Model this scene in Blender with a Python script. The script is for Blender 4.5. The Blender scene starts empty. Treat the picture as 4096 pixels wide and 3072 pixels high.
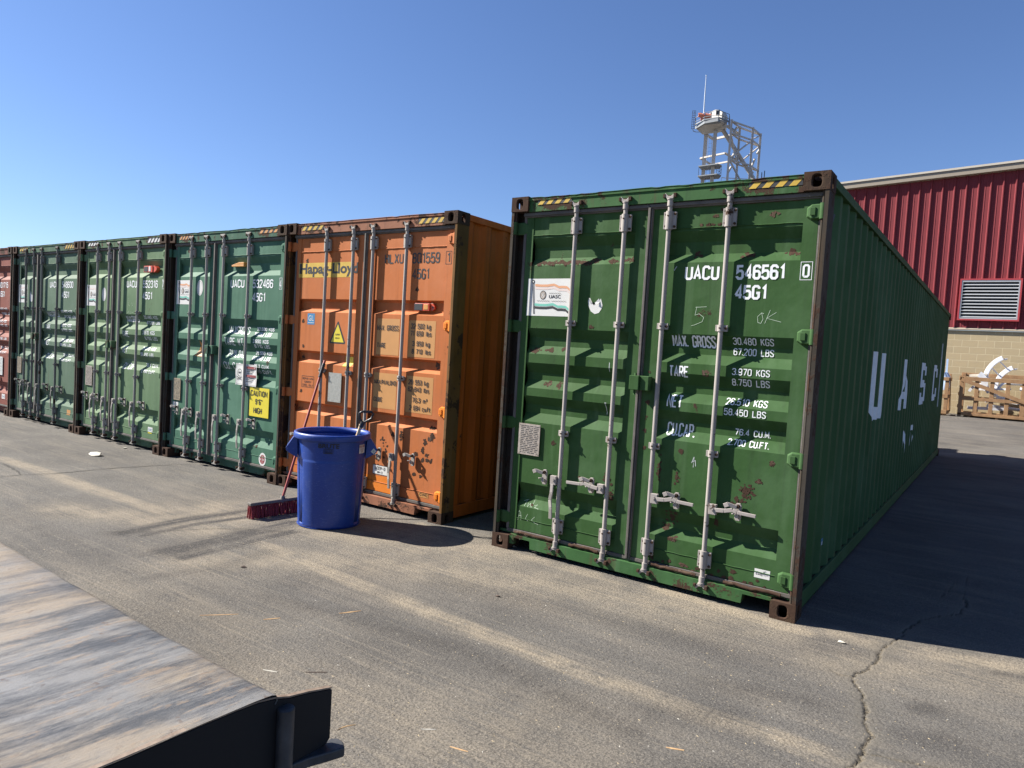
import bpy, bmesh, math, random
import numpy as np
from mathutils import Vector, Matrix, noise as mnoise
random.seed(7)
R=math.radians
S=bpy.context.scene
# ---------------------------------------------------------------- camera, sky, sun
CAM=Vector((3.42072,-4.7625,1.66293))
def camera():
    yaw,pit,rol=R(-34.8039),R(-2.88452),R(3.46045)
    cy,sy,cp,sp=math.cos(yaw),math.sin(yaw),math.cos(pit),math.sin(pit)
    f=Vector((sy*cp,cy*cp,sp)); r=Vector((cy,-sy,0)); u=r.cross(f)
    cr,sr=math.cos(rol),math.sin(rol)
    r,u=cr*r+sr*u,-sr*r+cr*u
    M=Matrix.Identity(4)
    for i in range(3):
        M[i][0]=r[i];M[i][1]=u[i];M[i][2]=-f[i];M[i][3]=CAM[i]
    cd=bpy.data.cameras.new('camera');co=bpy.data.objects.new('camera',cd)
    S.collection.objects.link(co);co.matrix_world=M
    cd.sensor_width=36;cd.lens=2821.7/4096*36;cd.clip_start=.05;cd.clip_end=2000
    S.camera=co
camera()
SUN_AZ,SUN_EL=R(19.5),R(38.3)      # direction the shadows run, height of the sun
W=bpy.data.worlds.new('World');S.world=W;W.use_nodes=True
nt=W.node_tree;nt.nodes.clear()
sky=nt.nodes.new('ShaderNodeTexSky');sky.sky_type='NISHITA';sky.sun_disc=False
sky.sun_elevation=SUN_EL;sky.sun_rotation=math.atan2(-math.cos(SUN_AZ),-math.sin(SUN_AZ))%(2*math.pi)
sky.air_density=1.0;sky.dust_density=.25;sky.ozone_density=2.2;sky.altitude=100
bg=nt.nodes.new('ShaderNodeBackground');bg.inputs['Strength'].default_value=.05
wo=nt.nodes.new('ShaderNodeOutputWorld')
tn=nt.nodes.new('ShaderNodeMix');tn.data_type='RGBA';tn.blend_type='MULTIPLY';tn.inputs[0].default_value=1;tn.inputs[7].default_value=(.70,.81,1.06,1)
nt.links.new(sky.outputs[0],tn.inputs[6]);nt.links.new(tn.outputs[2],bg.inputs[0]);nt.links.new(bg.outputs[0],wo.inputs[0])
sl=bpy.data.lights.new('sun','SUN');sl.energy=5.0;sl.angle=R(.53);sl.color=(1,.94,.85)
so=bpy.data.objects.new('sun',sl);S.collection.objects.link(so)
sd=Vector((math.cos(SUN_AZ)*math.cos(SUN_EL),math.sin(SUN_AZ)*math.cos(SUN_EL),-math.sin(SUN_EL)))
so.rotation_euler=sd.to_track_quat('-Z','Y').to_euler();so.location=(-20,-12,25)
S.view_settings.view_transform='Standard';S.view_settings.look='None'
S.view_settings.exposure=1.45;S.view_settings.gamma=1
# ---------------------------------------------------------------- helpers
COL=S.collection
def link(o,parent=None):
    COL.objects.link(o)
    if parent: o.parent=parent
    return o
def tag(o,label=None,cat=None,group=None,kind=None):
    if label:o['label']=label
    if cat:o['category']=cat
    if group:o['group']=group
    if kind:o['kind']=kind
    return o
def empty(name,loc,rz,label,cat,group=None):
    o=bpy.data.objects.new(name,None);o.empty_display_size=.2;link(o)
    o.location=loc;o.rotation_euler=(0,0,rz);return tag(o,label,cat,group)
class MB:
    def __init__(s): s.v=[];s.f=[];s.m=[];s.sm=[]
    def add(s,vs,fs,m=0,sm=False):
        b=len(s.v);s.v+= [tuple(p) for p in vs]
        for f in fs: s.f.append([b+i for i in f]);s.m.append(m);s.sm.append(sm)
    def box(s,a,b,m=0):
        x0,y0,z0=a;x1,y1,z1=b
        s.add([(x0,y0,z0),(x1,y0,z0),(x1,y1,z0),(x0,y1,z0),(x0,y0,z1),(x1,y0,z1),(x1,y1,z1),(x0,y1,z1)],
              [(0,3,2,1),(4,5,6,7),(0,1,5,4),(1,2,6,5),(2,3,7,6),(3,0,4,7)],m)
    def cyl(s,p0,p1,r0,r1=None,n=12,m=0,caps=True,sm=True):
        r1=r0 if r1 is None else r1
        p0=Vector(p0);p1=Vector(p1);d=(p1-p0).normalized()
        a=d.orthogonal().normalized();b=d.cross(a)
        vs=[]
        for p,r in ((p0,r0),(p1,r1)):
            for i in range(n):
                t=2*math.pi*i/n;vs.append(p+a*math.cos(t)*r+b*math.sin(t)*r)
        s.add(vs,[(i,(i+1)%n,n+(i+1)%n,n+i) for i in range(n)],m,sm)
        if caps: s.add(vs[:n],[tuple(range(n))[::-1]],m); s.add(vs[n:],[tuple(range(n))],m)
    def bar(s,p0,p1,w,h,m=0,up=(0,0,1)):
        p0=Vector(p0);p1=Vector(p1);d=(p1-p0).normalized();up=Vector(up)
        if abs(d.dot(up))>.98: up=Vector((0,1,0))
        a=d.cross(up).normalized()*w/2;b=a.cross(d).normalized()*h/2
        vs=[p+q for p in (p0,p1) for q in (-a-b,a-b,a+b,-a+b)]
        s.add(vs,[(0,1,2,3),(7,6,5,4),(0,4,5,1),(1,5,6,2),(2,6,7,3),(3,7,4,0)],m)
    def prism(s,poly,axis,a,b,m=0):
        # poly in the plane across axis; axis 0: (y,z), 1: (x,z), 2: (x,y)
        def P(p,t):
            return (t,p[0],p[1]) if axis==0 else ((p[0],t,p[1]) if axis==1 else (p[0],p[1],t))
        n=len(poly);vs=[P(p,a) for p in poly]+[P(p,b) for p in poly]
        s.add(vs,[tuple(range(n)),tuple(range(2*n-1,n-1,-1))]+[(i,(i+1)%n,n+(i+1)%n,n+i) for i in range(n)],m)
    def tube(s,pts,r,n=8,m=0,rs=None):
        pts=[Vector(p) for p in pts];rings=[];N=len(pts);ref=None
        for i,p in enumerate(pts):
            d=(pts[min(i+1,N-1)]-pts[max(i-1,0)]).normalized()
            a=d.orthogonal().normalized() if ref is None else (ref-d*ref.dot(d)).normalized()
            ref=a;b=d.cross(a);q=rs[i] if rs else r
            rings.append([p+a*math.cos(2*math.pi*k/n)*q+b*math.sin(2*math.pi*k/n)*q for k in range(n)])
        vs=[v for g in rings for v in g]
        s.add(vs,[(i*n+k,i*n+(k+1)%n,(i+1)*n+(k+1)%n,(i+1)*n+k) for i in range(N-1) for k in range(n)],m,True)
        s.add(rings[0],[tuple(range(n))[::-1]],m);s.add(rings[-1],[tuple(range(n))],m)
    def build(s,name,mats,parent=None,bevel=0,fix=True):
        me=bpy.data.meshes.new(name);me.from_pydata(s.v,[],s.f)
        if not isinstance(mats,(list,tuple)): mats=[mats]
        for m in mats: me.materials.append(m)
        me.polygons.foreach_set('material_index',s.m);me.polygons.foreach_set('use_smooth',s.sm)
        if fix:
            bm=bmesh.new();bm.from_mesh(me);bmesh.ops.recalc_face_normals(bm,faces=bm.faces);bm.to_mesh(me);bm.free()
        me.update();o=bpy.data.objects.new(name,me);link(o,parent)
        if bevel:
            b=o.modifiers.new('bevel','BEVEL');b.width=bevel;b.segments=2;b.limit_method='ANGLE';b.angle_limit=R(40)
        return o
# ---------------------------------------------------------------- materials
def newmat(name):
    m=bpy.data.materials.new(name);m.use_nodes=True;t=m.node_tree
    return m,t,t.nodes['Principled BSDF']
def nd(t,ty,**k):
    n=t.nodes.new(ty)
    for a,b in k.items():
        if a in n.inputs.keys() if hasattr(n.inputs,'keys') else False: n.inputs[a].default_value=b
        else: setattr(n,a,b)
    return n
def coords(t,scale=(1,1,1),kind='Object'):
    tc=nd(t,'ShaderNodeTexCoord');mp=nd(t,'ShaderNodeMapping');mp.inputs['Scale'].default_value=scale
    t.links.new(tc.outputs[kind],mp.inputs[0]);return mp.outputs[0]
def noi(t,vec,scale,detail=6,rough=.6):
    n=nd(t,'ShaderNodeTexNoise');n.inputs['Scale'].default_value=scale;n.inputs['Detail'].default_value=detail
    n.inputs['Roughness'].default_value=rough;t.links.new(vec,n.inputs['Vector']);return n.outputs[0]
def ramp(t,val,a,b,ca=(0,0,0,1),cb=(1,1,1,1)):
    r=nd(t,'ShaderNodeValToRGB');r.color_ramp.elements[0].position=a;r.color_ramp.elements[1].position=b
    r.color_ramp.elements[0].color=ca;r.color_ramp.elements[1].color=cb;t.links.new(val,r.inputs[0]);return r.outputs[0]
def mix(t,fac,a,b):
    n=nd(t,'ShaderNodeMix');n.data_type='RGBA'
    for s,v in ((n.inputs[0],fac),(n.inputs[6],a),(n.inputs[7],b)):
        if hasattr(v,'links') or isinstance(v,bpy.types.NodeSocket): t.links.new(v,s)
        elif isinstance(v,(int,float)): s.default_value=v
        else: s.default_value=(*v[:3],1)
    return n.outputs[2]
def mth(t,op,a,b):
    n=nd(t,'ShaderNodeMath');n.operation=op
    for s,v in ((n.inputs[0],a),(n.inputs[1],b)):
        if isinstance(v,bpy.types.NodeSocket): t.links.new(v,s)
        else: s.default_value=v
    return n.outputs[0]
def bump(t,h,strength,dist,bs):
    n=nd(t,'ShaderNodeBump');n.inputs['Strength'].default_value=strength;n.inputs['Distance'].default_value=dist
    t.links.new(h,n.inputs['Height']);t.links.new(n.outputs[0],bs.inputs['Normal']);return n
RUST=(.075,.044,.030);RUSTD=(.030,.018,.013)
def paint(name,c1,c2,rust=.62,rough=.68,rcol=RUST,streak=.35,bs_=.25,seed=0.0):
    """weathered paint: faded patches, vertical streaks, chips of rust"""
    m,t,b=newmat(name);v=coords(t)
    mp=nd(t,'ShaderNodeMapping');mp.inputs['Location'].default_value=(seed,seed*1.7,seed*.6);t.links.new(v,mp.inputs[0]);v=mp.outputs[0]
    n1=noi(t,v,1.4,7,.65);c=mix(t,ramp(t,n1,.35,.68),c1,c2)
    ms=nd(t,'ShaderNodeMapping');ms.inputs['Scale'].default_value=(16,16,.9);t.links.new(v,ms.inputs[0])
    n2=noi(t,ms.outputs[0],1.0,5,.6)
    c=mix(t,mth(t,'MULTIPLY',ramp(t,n2,.52,.8),streak),c,[x*.42+.01 for x in c1])
    n2b=noi(t,ms.outputs[0],.6,4,.5)
    c=mix(t,mth(t,'MULTIPLY',ramp(t,n2b,.55,.85),streak*.8),c,[min(x*1.5+.05,1) for x in c2])
    n1b=noi(t,v,.9,5,.7);c=mix(t,mth(t,'MULTIPLY',ramp(t,n1b,.50,.66),.55),c,[min(x*1.18+.022,1) for x in c2])
    nsc=nd(t,'ShaderNodeMapping');nsc.inputs['Scale'].default_value=(3,3,34);nsc.inputs['Rotation'].default_value=(0,.35,0);t.links.new(v,nsc.inputs[0])
    c=mix(t,mth(t,'MULTIPLY',ramp(t,noi(t,nsc.outputs[0],1.0,9,.8),.70,.73),.5),c,[min(x*1.6+.06,1) for x in c2])
    mr=nd(t,'ShaderNodeMapping');mr.inputs['Scale'].default_value=(13,13,1.1);mr.inputs['Location'].default_value=(3,1,7);t.links.new(v,mr.inputs[0])
    c=mix(t,mth(t,'MULTIPLY',ramp(t,noi(t,mr.outputs[0],1.0,6,.65),rust-.055,rust+.06),.55),c,(.075,.05,.03))
    n3=noi(t,v,7,12,.72);n4=noi(t,v,1.1,3,.5)
    rm=ramp(t,mth(t,'ADD',mth(t,'MULTIPLY',n3,.75),mth(t,'MULTIPLY',n4,.4)),rust,rust+.035)
    n5=noi(t,v,60,4,.6);rc=mix(t,n5,RUSTD,rcol)
    c=mix(t,rm,c,rc)
    t.links.new(c,b.inputs['Base Color'])
    rr=mix(t,rm,(rough,)*3,(.95,)*3);t.links.new(rr,b.inputs['Roughness'])
    n6=noi(t,v,3.0,4,.5)
    h=mth(t,'ADD',mth(t,'MULTIPLY',n5,.06),mth(t,'ADD',mth(t,'MULTIPLY',rm,.25),mth(t,'MULTIPLY',n6,2.2)))
    bump(t,h,bs_,.006,b);b.inputs['Specular IOR Level'].default_value=.14
    return m
def plain(name,c,rough=.6,metal=0,var=.25,nscale=12,c2=None,bs_=.0,bscale=60):
    m,t,b=newmat(name);v=coords(t);n=noi(t,v,nscale,6,.6)
    c=mix(t,ramp(t,n,.3,.7),c,c2 or [x*(1-var) for x in c]);t.links.new(c,b.inputs['Base Color'])
    b.inputs['Roughness'].default_value=rough;b.inputs['Metallic'].default_value=metal
    if bs_: bump(t,noi(t,v,bscale,5,.6),bs_,.004,b)
    return m
M={}
M['green']=paint('green_paint',(.026,.068,.017),(.036,.086,.028),rust=.725,seed=1.3,streak=.55,bs_=.6)
M['green_side']=paint('green_side_paint',(.029,.074,.025),(.037,.086,.031),rust=.735,seed=9.1,streak=.25)
M['bluegreen']=paint('blue_green_paint',(.043,.115,.074),(.066,.150,.102),rust=.72,seed=4.1)
M['lightgreen']=paint('light_green_paint',(.086,.152,.080),(.115,.178,.098),rust=.72,seed=7.7)
M['greygreen']=paint('grey_green_paint',(.075,.128,.084),(.098,.150,.105),rust=.72,seed=11.3)
M['orange']=paint('orange_paint',(.43,.130,.036),(.37,.125,.045),rust=.71,seed=2.9,rcol=(.10,.04,.02),streak=.45)
M['orange_side']=paint('orange_side_paint',(.44,.098,.014),(.37,.082,.016),rust=.69,seed=5.2,streak=.7)
M['orange_bright']=paint('touch_up_orange',(.60,.18,.02),(.55,.16,.02),rust=.71,seed=3.3)
M['red']=paint('brick_red_paint',(.19,.065,.048),(.23,.085,.065),rust=.72,seed=6.2)
for k,c in dict(green=(.045,.12,.04),bluegreen=(.05,.125,.08),lightgreen=(.08,.15,.08),greygreen=(.07,.13,.08),orange=(.30,.13,.075),red=(.2,.07,.05)).items():
    M[k+'_frame']=paint(k+'_frame_paint',[x*.7 for x in c],[x*.9 for x in c],rust=.62,seed=8.8,streak=.6,bs_=.5)
M['rust']=paint('rusty_steel',(.052,.032,.022),(.036,.025,.019),rust=.5,rough=.92,seed=3.1,bs_=1.0)
M['post_orange']=paint('stained_corner_post',(.20,.095,.028),(.10,.055,.020),rust=.63,rough=.8,seed=6.6,streak=.8,bs_=.5)
M['post']=paint('brown_corner_post',(.050,.040,.030),(.038,.033,.026),rust=.60,rough=.75,seed=2.2,streak=.6,bs_=.6)
M['rustpatch']=paint('rust_patch',(.115,.078,.058),(.07,.045,.032),rust=.5,rough=.95,seed=5.5,bs_=1.0)
M['bar_light']=paint('galvanised_bar_light',(.33,.30,.275),(.26,.24,.225),rust=.69,rough=.5,seed=1.1,streak=.25)
M['bar_grey']=paint('galvanised_bar_grey',(.33,.31,.28),(.27,.255,.23),rust=.69,rough=.5,seed=4.4)
M['bar_dark']=paint('dull_bar_dark',(.19,.185,.165),(.15,.15,.135),rust=.66,rough=.6,seed=7.4)
M['gasket']=plain('rubber_gasket',(.060,.056,.052),.8,c2=(.13,.115,.10),nscale=5,bs_=.3)
M['dark']=plain('hollow_shade_black',(.012,.012,.012),.9)
M['white']=plain('white_lettering',(.74,.76,.77),.6,c2=(.62,.64,.65),nscale=20)
M['whitedim']=plain('worn_white_lettering',(.42,.46,.45),.6,nscale=20)
M['chalk']=plain('chalk',(.40,.50,.38),.9,nscale=40)
M['blacktxt']=plain('black_lettering',(.018,.018,.02),.5)
M['sticker']=plain('white_sticker',(.60,.60,.575),.5,var=.1,nscale=6)
M['yellow']=plain('yellow_film',(.55,.36,.04),.5,nscale=8)
M['cautiony']=plain('caution_yellow',(.60,.50,.03),.45,var=.1,nscale=8)
M['paleyellow']=plain('faded_yellow_panel',(.47,.225,.065),.6,var=.12,nscale=6)
M['hazblack']=plain('hazard_black',(.025,.027,.03),.5)
M['flago']=plain('flag_orange',(.60,.30,.16),.5,var=.1)
M['flagp']=plain('flag_pink',(.62,.52,.48),.5,var=.1)
M['flagt']=plain('flag_teal',(.15,.45,.36),.5,var=.1)
M['beigeplate']=plain('beige_plate',(.30,.25,.17),.6,nscale=30,c2=(.2,.16,.11))
M['plate']=plain('approval_plate',(.42,.37,.32),.5,metal=.3,c2=(.27,.23,.19),nscale=30,bs_=.3)
M['platealu']=plain('aluminium_plate',(.42,.42,.38),.45,metal=.5,c2=(.30,.30,.27),nscale=40,bs_=.2)
M['blue_st']=plain('blue_sticker',(.05,.22,.42),.4)
M['redplastic']=plain('red_plastic',(.62,.08,.03),.35)
M['orangeplastic']=plain('amber_plastic',(.62,.30,.08),.35)
M['dullred']=plain('maroon_print',(.28,.06,.06),.5)
# ---------------------------------------------------------------- lettering
c_=.75
G={
'0':['C .75 0 2.25 0 3 .75 3 5.25 2.25 6 .75 6 0 5.25 0 .75'],
'1':['.5 4.7 1.6 6 1.6 0'],
'2':['0 4.6 0 5.25 .75 6 2.25 6 3 5.25 3 3.9 0 0 3 0'],
'3':['0 4.8 0 5.25 .75 6 2.25 6 3 5.25 3 3.9 2.3 3.2 1.2 3.2','2.3 3.2 3 2.5 3 .75 2.25 0 .75 0 0 .75 0 1.3'],
'4':['2.3 0 2.3 6 0 1.6','0 1.6 3.2 1.6'],
'5':['3 6 .2 6 .1 3.1 .9 3.7 2.25 3.7 3 2.95 3 .75 2.25 0 .75 0 0 .75 0 1.2'],
'6':['3 4.8 3 5.25 2.25 6 .75 6 0 5.25 0 .75 .75 0 2.25 0 3 .75 3 2.7 2.25 3.45 .75 3.45 0 2.7'],
'7':['0 6 3 6 1.1 0'],
'8':['C .75 3.2 2.25 3.2 2.9 3.9 2.9 5.25 2.25 6 .75 6 .1 5.25 .1 3.9','C .75 0 2.25 0 3 .75 3 2.45 2.25 3.2 .75 3.2 0 2.45 0 .75'],
'9':['0 1.2 0 .75 .75 0 2.25 0 3 .75 3 5.25 2.25 6 .75 6 0 5.25 0 3.3 .75 2.55 2.25 2.55 3 3.3'],
'A':['0 0 1.5 6 3 0','.5 1.8 2.5 1.8'],'B':['C 0 0 2.25 0 3 .75 3 2.5 2.3 3.2 0 3.2','0 3.2 0 6 2.2 6 2.8 5.3 2.8 3.9 2.3 3.2'],
'C':['3 1.3 3 .75 2.25 0 .75 0 0 .75 0 5.25 .75 6 2.25 6 3 5.25 3 4.7'],
'D':['C 0 0 2.1 0 3 .9 3 5.1 2.1 6 0 6'],'E':['3 6 0 6 0 0 3 0','0 3.1 2.5 3.1'],'F':['3 6 0 6 0 0','0 3.1 2.5 3.1'],
'G':['3 4.7 3 5.25 2.25 6 .75 6 0 5.25 0 .75 .75 0 2.25 0 3 .75 3 2.7 1.7 2.7'],
'H':['0 0 0 6','3 0 3 6','0 3.1 3 3.1'],'I':['.3 0 .3 6'],'K':['0 0 0 6','3 6 0 2.4','1 3.5 3 0'],
'L':['0 6 0 0 3 0'],'M':['0 0 0 6 1.7 1.5 3.4 6 3.4 0'],'N':['0 0 0 6 3 0 3 6'],
'O':['C .75 0 2.25 0 3 .75 3 5.25 2.25 6 .75 6 0 5.25 0 .75'],'P':['0 0 0 6 2.25 6 3 5.25 3 3.6 2.25 2.8 0 2.8'],
'R':['0 0 0 6 2.25 6 3 5.25 3 3.6 2.25 2.8 0 2.8','1.6 2.8 3 0'],
'S':['3 4.7 3 5.25 2.25 6 .75 6 0 5.25 0 4.1 3 2.1 3 .75 2.25 0 .75 0 0 .75 0 1.3'],
'T':['0 6 3 6','1.5 6 1.5 0'],'U':['0 6 0 .75 .75 0 2.25 0 3 .75 3 6'],'V':['0 6 1.5 0 3 6'],
'W':['0 6 .8 0 1.7 4.5 2.6 0 3.4 6'],'X':['0 0 3 6','0 6 3 0'],'Y':['0 6 1.5 3 3 6','1.5 3 1.5 0'],
'.':['0 0 0 .7'],'-':['.3 2.8 2.7 2.8'],"'":['1 6 1 4.4'],'"':['.6 6 .6 4.4','2 6 2 4.4'],
'k':['0 0 0 6','2.6 4 0 1.6','.9 2.4 2.7 0'],'g':['2.6 4 2.6 -1.2 2 -1.8 .6 -1.8 0 -1.2','2.6 3.4 2 4 .6 4 0 3.4 0 .6 .6 0 2 0 2.6 .6'],
'l':['1 6 1 0'],'b':['0 6 0 0','0 .6 .6 0 2 0 2.6 .6 2.6 3.4 2 4 .6 4 0 3.4'],
's':['2.6 3.3 2 4 .6 4 0 3.3 0 2.6 2.6 1.4 2.6 .6 2 0 .6 0 0 .6'],'m':['0 0 0 4','0 3.4 .6 4 1.3 4 1.8 3.4 1.8 0','1.8 3.4 2.4 4 3 4 3.6 3.4 3.6 0'],
'c':['2.6 3.2 2 4 .6 4 0 3.4 0 .6 .6 0 2 0 2.6 .8'],'u':['0 4 0 .6 .6 0 2 0 2.6 .6','2.6 4 2.6 0'],
'f':['2.4 6 1.6 6 1 5.4 1 0','0 4 2.2 4'],'t':['1 5.6 1 .6 1.6 0 2.3 0','0 4 2.2 4'],'^':['0 5.8 1.3 5.8 .5 4.7 1.4 4.1 .9 3.3 0 3.3'],
}
WID={'1':2.0,'.':.1,'I':.6,"'":1.6,'l':1.6,'-':3,' ':2.2,'W':3.4,'M':3.4,'m':3.6,'f':2.3,'t':2.3,'^':1.5,'"':2.4}
def ribbon(mb,pts,closed,th,off,m=0):
    n=len(pts);L=[];Rr=[]
    P=[Vector(p) for p in pts]
    for i in range(n):
        if closed: a=P[i-1];c=P[(i+1)%n]
        else: a=P[max(i-1,0)];c=P[min(i+1,n-1)]
        d1=(P[i]-a);d2=(c-P[i])
        if d1.length<1e-9:d1=d2
        if d2.length<1e-9:d2=d1
        d1.normalize();d2.normalize();n1=Vector((-d1.y,d1.x));n2=Vector((-d2.y,d2.x));q=n1+n2
        q=n1 if q.length<.3 else q.normalized()
        k=th/2/max(q.dot(n1),.45);L.append(P[i]+q*k);Rr.append(P[i]-q*k)
    vs=[(p.x,off+.00012*i,p.y) for i,p in enumerate(L)]+[(p.x,off+.00012*i,p.y) for i,p in enumerate(Rr)]
    e=n if closed else n-1
    mb.add(vs,[(i,(i+1)%n,n+(i+1)%n,n+i) for i in range(e)],m)
def stext(mb,s,x0,x1,z0,z1,th,m=0,slant=0,off=.0012):
    """stroke lettering that exactly fills the box; local (x, lift, z)"""
    adv=1.5;tot=sum(WID.get(ch,3.0)+adv for ch in s)-adv
    hx=th/2;kx=(x1-x0-th)/tot;kz=(z1-z0-th)/6;cx=x0+hx;nn=0
    for ch in s:
        for st in G.get(ch,[]):
            cl=st.startswith('C');a=[float(q) for q in st.replace('C','').split()]
            pts=[(cx+a[i]*kx+slant*a[i+1]*kz,z0+hx+a[i+1]*kz) for i in range(0,len(a),2)]
            ribbon(mb,pts,cl,th,off+.0008*(nn%2),m);nn+=1
        cx+=(WID.get(ch,3.0)+adv)*kx
def rect(mb,x0,x1,z0,z1,off,m=0): mb.add([(x0,off,z0),(x1,off,z0),(x1,off,z1),(x0,off,z1)],[(0,1,2,3)],m)
def poly(mb,pts,off,m=0): mb.add([(p[0],off,p[1]) for p in pts],[tuple(range(len(pts)))],m)
def disc(cx,cz,rx,rz,n=28,a0=0,a1=2*math.pi): return [(cx+rx*math.cos(a0+(a1-a0)*i/n),cz+rz*math.sin(a0+(a1-a0)*i/n)) for i in range(n)]
def blob(cx,cz,rx,rz,n=18,j=.35):
    return [(cx+rx*k*math.cos(2*math.pi*i/n),cz+rz*k*math.sin(2*math.pi*i/n)) for i in range(n) for k in [1+random.uniform(-j,j)]]
def ftext(mb,s,x0,x1,z0,z1,off,m=0,bold=0.0):
    """built-in font, fitted to the box"""
    cu=bpy.data.curves.new('t','FONT');cu.body=s;cu.offset=bold;cu.resolution_u=3
    o=bpy.data.objects.new('t',cu);COL.objects.link(o);bpy.context.view_layer.update()
    me=bpy.data.meshes.new_from_object(o.evaluated_get(bpy.context.evaluated_depsgraph_get()))
    P=[v.co.copy() for v in me.vertices];ax=min(p.x for p in P);bx=max(p.x for p in P);az=min(p.y for p in P);bz=max(p.y for p in P)
    mb.add([(x0+(p.x-ax)/(bx-ax)*(x1-x0),off,z0+(p.y-az)/(bz-az)*(z1-z0)) for p in P],[tuple(f.vertices) for f in me.polygons],m)
    bpy.data.objects.remove(o);bpy.data.curves.remove(cu);bpy.data.meshes.remove(me)
def drape(mb,name,mats,parent,surf,zcuts=(),xcuts=None,place=None):
    if xcuts is None: xcuts=XC if not place else ()
    """fold flat artwork (x, lift, z) over the pressed surface"""
    bm=bmesh.new();vs=[bm.verts.new(v) for v in mb.v]
    for f,m in zip(mb.f,mb.m):
        try: q=bm.faces.new([vs[i] for i in f]);q.material_index=m
        except ValueError: pass
    bmesh.ops.triangulate(bm,faces=[f for f in bm.faces if len(f.verts)>4])
    zs=[v.co.z for v in bm.verts];xs=[v.co.x for v in bm.verts]
    for z in zcuts:
        if min(zs)<z<max(zs): bmesh.ops.bisect_plane(bm,geom=bm.verts[:]+bm.edges[:]+bm.faces[:],plane_co=(0,0,z),plane_no=(0,0,1))
    for x in xcuts:
        if min(xs)<x<max(xs): bmesh.ops.bisect_plane(bm,geom=bm.verts[:]+bm.edges[:]+bm.faces[:],plane_co=(x,0,0),plane_no=(1,0,0))
    for v in bm.verts:
        x,l,z=v.co
        v.co=place(x,l,z) if place else Vector((x,surf(x,z)-l,z))
    me=bpy.data.meshes.new(name);bm.to_mesh(me);bm.free()
    for m in (mats if isinstance(mats,(list,tuple)) else [mats]): me.materials.append(m)
    return link(bpy.data.objects.new(name,me),parent)
# ---------------------------------------------------------------- shipping containers
CW,CH,CL=2.438,2.896,12.192
YC,YR=.066,.108            # crest and recess planes of the pressed doors
PG=[(.17,YC),(.366,YC),(.434,YR),(.485,YR),(.567,YC),(1.074,YC),(1.148,YR),(1.215,YR),(1.286,YC),(1.352,YC),(1.42,YR),(1.478,YR),(1.558,YC),(1.632,YC),(1.70,YR),(1.766,YR),(1.84,YC),(2.346,YC),(2.408,YR),(2.495,YR),(2.568,YC),(2.735,YC)]
PO=[(.17,YC),(.84,YC),(.872,YR),(.945,YR),(.968,YC),(1.392,YC),(1.425,YR),(1.50,YR),(1.523,YC),(1.942,YC),(1.975,YR),(2.06,YR),(2.083,YC),(2.735,YC)]
LD=(.128,1.198,.193,1.100);RD=(1.240,2.372,1.342,2.280)   # door x0,x1, panel x0,x1
def set_doors(a=1.198,b=1.240,pa=1.100,pb=1.342):
    global LD,RD,XC
    LD=(.128,a,.193,pa);RD=(b,2.372,pb,2.280);XC=(LD[2],LD[2]+.004,LD[3]-.004,LD[3],RD[2],RD[2]+.004,RD[3]-.004,RD[3])
set_doors()
def mk_surf(prof):
    zz=[p[0] for p in prof];yy=[p[1] for p in prof]
    def surf(x,z):
        if LD[2]+.002<=x<=LD[3]-.002 or RD[2]+.002<=x<=RD[3]-.002:
            if z<=.2625 or z>=2.5895: return .0622
            return float(np.interp(z,zz,yy))
        return .058
    return surf
def holed(mb,o,u,v,w,h,rx,rz,n=20,t=.03,m=0):
    """thick plate w x h with an oval hole; o corner, u/v unit axes, thickness inward"""
    o=Vector(o);u=Vector(u);v=Vector(v);nn=u.cross(v)   # outward normal
    c=o+u*w/2+v*h/2
    inner=[];outer=[]
    for i in range(n):
        a=2*math.pi*(i+.5)/n;ca,sa=math.cos(a),math.sin(a)
        e=.62
        inner.append(c+u*rx*math.copysign(abs(ca)**e,ca)+v*rz*math.copysign(abs(sa)**e,sa))
        k=min(w/2/max(abs(ca),1e-6),h/2/max(abs(sa),1e-6));outer.append(c+u*ca*k+v*sa*k)
    # snap four outer points to the corners
    for su in (-1,1):
        for sv in (-1,1):
            q=c+u*su*w/2+v*sv*h/2;j=min(range(n),key=lambda i:(outer[i]-q).length);outer[j]=q
    mb.add(inner+outer,[(i,(i+1)%n,n+(i+1)%n,n+i) for i in range(n)],m)
    back=[p-nn*t for p in inner];mb.add(inner+back,[(i,(i+1)%n,n+(i+1)%n,n+i) for i in range(n)],m)
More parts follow.
